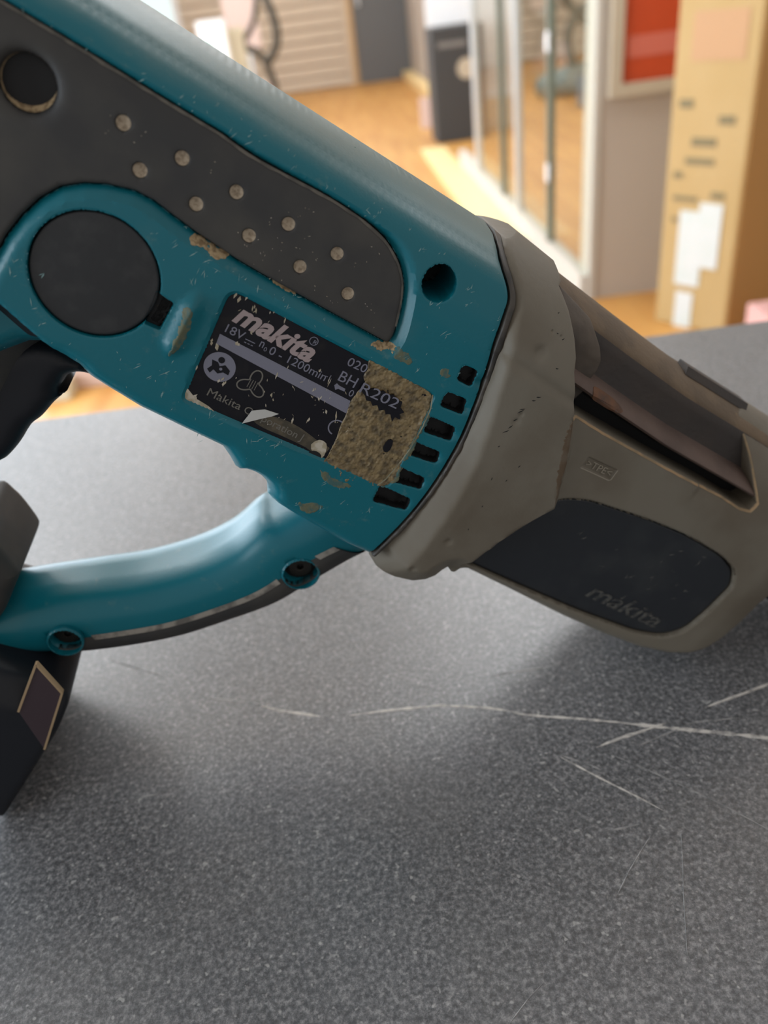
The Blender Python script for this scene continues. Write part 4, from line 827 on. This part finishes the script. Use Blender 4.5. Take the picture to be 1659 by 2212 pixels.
loop_line(4, n_ - 10, 0.60, 0.035)
for (cxp, r) in (([(30.61,-58.15)][0], 5.3), ([(-19.47,-108.26)][0], 4.9)):
    c = np.array(cxp)
    cut = hf('cutter', circle(c, r - 0.36, 32), lambda Q: np.full(len(Q), 24.0), M['hole'], sp=2, back=9.0, rings=())
    for tgt in [loop] + [o_ for o_ in loop.children if o_.name.startswith('rubber_strip')]:
        md = tgt.modifiers.new('hole', 'BOOLEAN'); md.operation = 'DIFFERENCE'; md.object = cut; md.solver = 'EXACT'
        bpy.context.view_layer.update(); me_ = bpy.data.meshes.new_from_object(tgt.evaluated_get(bpy.context.evaluated_depsgraph_get())); tgt.modifiers.clear(); tgt.data = me_
    bpy.data.objects.remove(cut)
    hf('screw_boss', circle(c, r + 0.25, 36), lambda Q: np.full(len(Q), 16.5), [M['teal'], M['hole']], loop, sp=1.2, back=6, edge=0.5, holes=[(circle(c + (0, 0), r - 0.35, 32), 5.5, 1)], rings=(0.15, 0.4), hole_edge=0.3, hole_rings=(0.15,))
    hf('screw', circle(c, 3.4, 24), lambda Q: np.full(len(Q), 12.6), [M['steel'], M['hole']], loop, sp=1.0, back=10.5, edge=0.3, holes=[(circle(c, 1.0, 6), 1.0, 1)], rings=(0.15,))
# rear grip (mostly outside the frame) and its rubber foot
gs = []
for v, u, a, b in ((-20, -76, 24, 15), (-35, -74, 21, 15), (-55, -74, 19, 15), (-80, -76, 19, 15), (-100, -78, 22, 15.5), (-112, -80, 30, 17), (-120, -80, 34, 18)):
    gs.append(np.array([(u + a * np.sign(math.cos(t)) * abs(math.cos(t)) ** .8, v, b * np.sign(math.sin(t)) * abs(math.sin(t)) ** .8) for t in TH]))
loft('rear_grip', gs, M['rubber'])
boot = spline([(-52.85,-83.56),(-47.82,-84.75),(-43.66,-87.43),(-39.00,-91.38),(-38.11,-93.40),(-37.89,-100.36),(-37.89,-107.60),(-40.17,-114.18),(-48.54,-119.75),(-55.91,-93.19)], 4)
hf('grip_foot', boot, lambda Q: np.full(len(Q), 16.5), M['rubber'], sp=1.5, back='mirror', edge=4.5, rings=(0.2, 0.6, 1.2, 2))
foot = roundp([(-112, -110), (-60, -110), (-38, -112), (-28, -118), (-28, -126), (-112, -126)], 3)
hf('battery_mount', foot, lambda Q: np.full(len(Q), 13.0), M['teal'], sp=2, back='mirror', edge=3.0)
# battery
bat = roundp([(-112, -121), (-21, -117), (-12.0, -120), (-12.0, -132), (-14, -170), (-112, -170)], [2, 4, 2.5, 3, 1.2, 2])
def S_bat(Q): return 30.5 - 6 * np.clip(1 - dist(Q, np.array([(-112., -121.), (-21., -117.), (-12., -120.)]), False) / 8, 0, 1) ** 1.5 + 0.0 * Q[:, 0]
bt = hf('battery_pack', bat, S_bat, M['black'], sp=2.0, back='mirror', edge=2.0, rings=(0.15, 0.5, 1.0, 1.6))
wd_ = [(-25.55,-105.28),(-15.95,-112.77),(-13.00,-135.81),(-24.19,-123.94)]
hf('latch_window', roundp(wd_, 0.4, 2), lambda Q: np.full(len(Q), 30.75), M['plum'], bt, sp=2, back=29.5, rings=())
wd2 = np.array(wd_)
for i, j in ((3, 0), (0, 1), (1, 2)):
    a_, b_ = wd2[i], wd2[j]; t2 = (b_ - a_) / np.linalg.norm(b_ - a_); s2 = np.array([-t2[1], t2[0]]) * 0.3
    hf('latch_edge', [a_ - s2, b_ - s2, b_ + s2, a_ + s2], lambda Q: np.full(len(Q), 31.0), M['tanline'], bt, sp=2, back=29.5, rings=())

# ------------------------------------------------------------------ things in the shop behind
# tall carton leaning into view at the right
bx0, bx1 = [(1.0920,2.7502,-0.9300),(1.2522,2.5349,-0.9300)]
cxx = (bx0[0], bx0[1], FLOOR); ang = math.atan2(bx1[1] - bx0[1], bx1[0] - bx0[0]); wdt = math.hypot(bx1[0] - bx0[0], bx1[1] - bx0[1])
cb = empty('cardboard_carton', cxx, 'tall brown cardboard carton with white shipping labels beside the grey wall', 'box', (0, 0, ang))
box('carton_body', 0, wdt, 0.0, 0.45, 0, 1.28, M['card'], cb, 0.006)
box('shaded_carton_side', wdt, wdt + 0.004, 0.004, 0.446, 0.004, 1.276, M['cardshade'], cb)
box('tape_strip', wdt * .42, wdt * .62, -0.002, 0, 1.02, 1.28, M['tape'], cb)
box('faded_print', wdt * .2, wdt * .85, -0.002, 0, 0.84, 0.97, M['pinkink'], cb)
def ink(x0, x1, z0, z1): box('printed_text', wdt * x0, wdt * x1, -0.002, 0, z0, z1, M['ink'], cb)
for r in ((.1, .28, .71, .735), (.62, .82, .665, .69), (.3, .62, .60, .625), (.24, .62, .545, .565), (.1, .22, .50, .52), (.62, .8, .445, .465), (.12, .45, .43, .445), (.12, .2, .36, .375)): ink(*r)
box('shipping_label', wdt * .24, wdt * .58, -0.003, 0, 0.15, 0.40, M['paper'], cb)
box('shipping_label', wdt * .50, wdt * .80, -0.004, 0, 0.22, 0.43, M['paper'], cb)
box('shipping_label', wdt * .28, wdt * .52, -0.003, 0, 0.0, 0.125, M['paper'], cb)
# small pink carton in front of it
pk_ = [(1.2858,2.4733,-0.9300),(1.4461,2.4132,-0.9300)]
pb = empty('pink_carton', (pk_[0][0] - 0.02, pk_[0][1] - 0.25, FLOOR), 'small pink and maroon carton on the floor at the right edge behind the counter', 'box')
box('carton_body', 0.0, 0.22, 0, 0.2, 0, 0.15, M['pink'], pb, 0.004); box('front_panel', 0.04, 0.216, -0.003, 0, 0.01, 0.115, M['maroon'], pb)
# framed red poster
fp_ = [(0.977,3.050,-0.206),(1.005,3.050,-0.175),(1.220,3.050,-0.161),(1.016,3.050,0.081)]
fr = empty('framed_poster', (fp_[0][0], 3.05, fp_[0][2]), 'red poster in a cream frame hanging on the grey wall', 'poster')
PW = 0.34
box('frame', 0, 0.04, -0.03, 0.01, 0, 0.62, M['frame'], fr); box('frame', PW - 0.04, PW, -0.03, 0.01, 0, 0.62, M['frame'], fr)
box('frame', 0.04, PW - 0.04, -0.03, 0.01, 0, 0.04, M['frame'], fr); box('frame', 0.04, PW - 0.04, -0.03, 0.01, 0.58, 0.62, M['frame'], fr)
box('print', 0.04, PW - 0.04, -0.008, 0.006, 0.04, 0.58, M['red'], fr)
box('print_band', 0.06, PW - 0.05, -0.010, -0.008, 0.115, 0.18, M['posterpink'], fr)
def wtext(name, s, x, z, hgt, m, parent, y, wid):
    cu = bpy.data.curves.new(name, 'FONT'); cu.body = s; cu.size = 1; cu.extrude = 0.005; cu.offset = 0.02
    ob = bpy.data.objects.new('tmp', cu); COL.objects.link(ob); bpy.context.view_layer.update()
    me = bpy.data.meshes.new_from_object(ob.evaluated_get(bpy.context.evaluated_depsgraph_get())); bpy.data.objects.remove(ob)
    co = np.array([v.co[:] for v in me.vertices]); X = (co[:, 0] - co[:, 0].min()) / np.ptp(co[:, 0]) * wid + x; Z = co[:, 1] / co[:, 1].max() * hgt + z
    me.vertices.foreach_set('co', np.c_[X, np.full(len(X), y) + co[:, 2] * 0.1, Z].astype(np.float32).ravel()); me.update(); me.materials.clear(); me.materials.append(m)
    return link(name, me, None, parent)
wtext('print_lettering', 'you', 0.065, 0.345, 0.05, M['posterwhite'], fr, -0.010, 0.10)
wtext('print_lettering', 'tomorrow', 0.175, 0.355, 0.05, M['posterwhite'], fr, -0.010, 0.12)
# black carton and white panel at the far end of the cabinet
sp_ = [(0.873,7.200,-0.860),(0.902,7.200,-0.097),(1.143,7.200,-0.119),(1.124,7.200,-0.920)]
sb = empty('black_carton', (sp_[0][0], 7.2, FLOOR), 'tall black carton with a pale round badge standing behind the aluminium post', 'box')
sw = 0.42; sh_ = sp_[1][2] - FLOOR
box('carton_body', 0, sw, 0, 0.4, 0.0, sh_, M['speaker'], sb, 0.01)
box('printed_text', 0.05, 0.28, -0.003, 0, sh_ - 0.14, sh_ - 0.10, M['greyprint'], sb)
cm = bmesh.new(); bmesh.ops.create_cone(cm, cap_ends=True, segments=24, radius1=0.075, radius2=0.075, depth=0.006, matrix=Matrix.Translation((0.27, -0.003, sh_ - 0.30)) @ Matrix.Rotation(math.pi / 2, 4, 'X'))
me = bpy.data.meshes.new('round_badge'); cm.to_mesh(me); cm.free(); link('round_badge', me, M['frame'], sb)
wp = [(0.906,7.700,-0.117),(1.241,7.700,0.245),(1.219,7.700,-0.140)]
ws = empty('white_display_board', (wp[0][0], 7.7, FLOOR), 'white display board standing behind the black carton', 'board')
box('board', 0, 0.75, 0, 0.03, 0.25, 2.0, M['white'], ws, 0.004); box('board_foot', 0.05, 0.70, -0.1, 0.13, 0, 0.25, M['alu'], ws)
# pink tag on the floor strip end
pt_ = [(0.8633,8.1688,-0.9300)][0]
pc = empty('pink_price_card', (pt_[0], pt_[1], FLOOR), 'pale pink price card leaning at the foot of the black carton', 'card')
box('card', -0.02, 0.14, 0, 0.012, 0, 0.26, M['skin'], pc); box('card_stand', 0.02, 0.10, 0.012, 0.10, 0, 0.02, M['greyplastic'], pc)
# vacuum cleaner seen through the cabinet glass
vb = [(2.5224,9.1057,-0.9300)][0]; yv = vb[1]
vc = empty('vacuum_cleaner', (vb[0], vb[1], FLOOR), 'grey green vacuum cleaner with a looped olive hose seen through the cabinet glass', 'vacuum cleaner')
def ell(name, c, r, m, parent, n=20):
    bm = bmesh.new(); bmesh.ops.create_uvsphere(bm, u_segments=n, v_segments=n // 2, radius=1)
    for v in bm.verts: v.co = Vector((c[0] + v.co.x * r[0], c[1] + v.co.y * r[1], max(c[2] + v.co.z * r[2], 0.0)))
    me = bpy.data.meshes.new(name); bm.to_mesh(me); bm.free(); me.shade_smooth(); return link(name, me, m, parent)
ell('body', (0, 0, 0.11), (0.26, 0.22, 0.16), M['greyplastic'], vc); ell('bin', (-0.22, 0.05, 0.10), (0.14, 0.14, 0.13), M['greyplastic'], vc)
box('handle', -0.05, 0.15, -0.02, 0.02, 0.24, 0.29, M['greyplastic'], vc)
hs = [(p[0] - vb[0], p[1] - vb[1], p[2] - FLOOR) for p in [(1.911,6.600,-0.515),(1.839,6.600,-0.406),(1.802,6.600,-0.282),(1.821,6.600,-0.168),(1.900,6.600,-0.077),(2.013,6.600,-0.034),(2.144,6.600,0.034)]]
vsc = (yv) / 6.6
hs = [((p[0] + vb[0]) * vsc - vb[0], 0.0, (p[2] + FLOOR - CAM_H) * vsc + CAM_H - FLOOR) for p in hs]
tube('hose', hs, 0.045, M['hose'], vc)
h2 = [((p[0]) * vsc - vb[0], -0.1, (p[2] - CAM_H) * vsc + CAM_H - FLOOR) for p in [(1.727,6.600,0.054),(1.795,6.600,-0.037),(1.864,6.600,-0.116),(1.967,6.600,-0.171),(2.122,6.600,-0.218)]]
tube('wand', h2, 0.045, M['hose'], vc)
# slate blue box beside it
bb_ = [(2.3717,7.9903,-0.9300)][0]
tb = empty('slate_blue_tub', (bb_[0], bb_[1], FLOOR), 'slate blue tub on the floor behind the white cabinet end', 'tub')
box('tub', -0.02, 0.35, 0, 0.3, 0, 0.28, M['blueplastic'], tb, 0.02); box('tub_lid', -0.035, 0.365, -0.015, 0.315, 0.28, 0.31, M['greyplastic'], tb, 0.005)
# things by the far window at the left: display stand, cream carton, second cleaner with black hose hoops
s1 = [(-1.159,9.000,0.134),(-0.895,9.000,0.149),(-0.968,9.000,-0.313)]
st = empty('white_display_stand', (s1[0][0], 9.0, FLOOR), 'white display stand with a mint green square by the bright far window', 'display stand')
box('panel', 0, s1[1][0] - s1[0][0], 0, 0.2, 0.0, s1[1][2] - FLOOR, M['white'], st, 0.004)
g1 = [(-1.128,9.000,-0.016),(-1.055,9.000,-0.111)]; box('green_square', g1[0][0] - s1[0][0], g1[1][0] - s1[0][0], -0.006, 0, g1[1][2] - FLOOR, g1[0][2] - FLOOR, M['green'], st)
s2_ = [(-0.926,9.300,0.061),(-0.794,9.300,0.069)]
st2 = empty('cream_carton', (s2_[0][0], 9.3, FLOOR), 'narrow cream carton standing right of the white display stand', 'box')
box('carton_body', 0, s2_[1][0] - s2_[0][0] + 0.03, 0, 0.2, 0, s2_[0][2] - FLOOR, M['cream'], st2, 0.005); box('carton_lid', -0.01, s2_[1][0] - s2_[0][0] + 0.04, -0.01, 0.21, s2_[0][2] - FLOOR - 0.08, s2_[0][2] - FLOOR, M['cream'], st2, 0.003)
v2 = [(-0.731,10.000,-0.524),(-0.622,10.000,0.015)]
v2e = empty('vacuum_cleaner', (v2[0][0], 10.0, FLOOR), 'pale pink vacuum cleaner with black hose hoops before the slatted wall', 'vacuum cleaner')
def rel(P): return [(p[0] - v2[0][0], p[1] - 10.0, p[2] - FLOOR) for p in P]
tube('hose', rel([(-0.519,10.000,0.378),(-0.500,10.000,0.253),(-0.461,10.000,0.124),(-0.444,10.000,-0.027),(-0.468,10.000,-0.154),(-0.534,10.000,-0.255),(-0.599,10.000,-0.328)]), 0.045, M['hose2'], v2e)
tube('hose', rel([(-0.831,10.020,-0.134),(-0.762,10.020,-0.168),(-0.681,10.020,-0.221),(-0.624,10.020,-0.290),(-0.601,10.020,-0.382),(-0.571,10.020,-0.499),(-0.567,10.020,-0.615),(-0.613,10.020,-0.796)]), 0.04, M['hose2'], v2e)
tube('hose', rel([(-0.584,10.050,0.386),(-0.617,10.050,0.225),(-0.672,10.050,0.084),(-0.762,10.050,-0.034),(-0.830,10.050,-0.091),(-0.868,10.050,-0.174)]), 0.03, M['hose2'], v2e)
zt = v2[0][2] - FLOOR
ell('body', (-0.02, 0.05, zt * 0.5), (0.24, 0.2, zt * 0.62), M['skin'], v2e); ell('base', (0, 0.05, 0.1), (0.3, 0.3, 0.14), M['greyplastic'], v2e)
pp = [(-1.066,10.900,0.451),(-0.684,10.900,0.184),(-1.049,10.900,-0.193)]
pb2 = empty('pink_display_card', (pp[0][0], 10.9, FLOOR), 'pale pink display card behind the black hose hoops', 'card')
box('card', 0, pp[1][0] - pp[0][0], 0, 0.02, pp[2][2] - FLOOR, pp[0][2] - FLOOR, M['skin'], pb2); box('card_pole', 0.2, 0.24, 0.02, 0.06, 0, pp[0][2] - FLOOR - 0.05, M['alu'], pb2)
# low boxes in the sun beyond the counter, seen under the tool
lb = [(-1.1492,2.7551,-0.9300),(-1.0291,2.8492,-0.9300),(-0.8770,2.7822,-0.9300)]
for i, (q, (wx, wy, hz), mm, lab, nm) in enumerate(zip(lb, ((0.11, .2, .05), (0.14, .2, .10), (0.05, .2, .09)), ('cream', 'skin', 'palewood'),
        ('low cream box on the sunlit floor seen just right of the trigger', 'pale pink box on the sunlit floor under the tool body', 'narrow pale wood block on the sunlit floor under the tool body'), ('cream_box', 'pale_pink_box', 'wood_block'))):
    t = empty(nm, (q[0], q[1], FLOOR), lab, 'box' if i < 2 else 'block')
    box('box_body', -wx / 2, wx / 2, 0, wy, 0, hz, M[mm], t, 0.004); box('box_lid', -wx / 2 - 0.004, wx / 2 + 0.004, -0.004, wy + 0.004, hz, hz + 0.012, M[mm], t, 0.002)
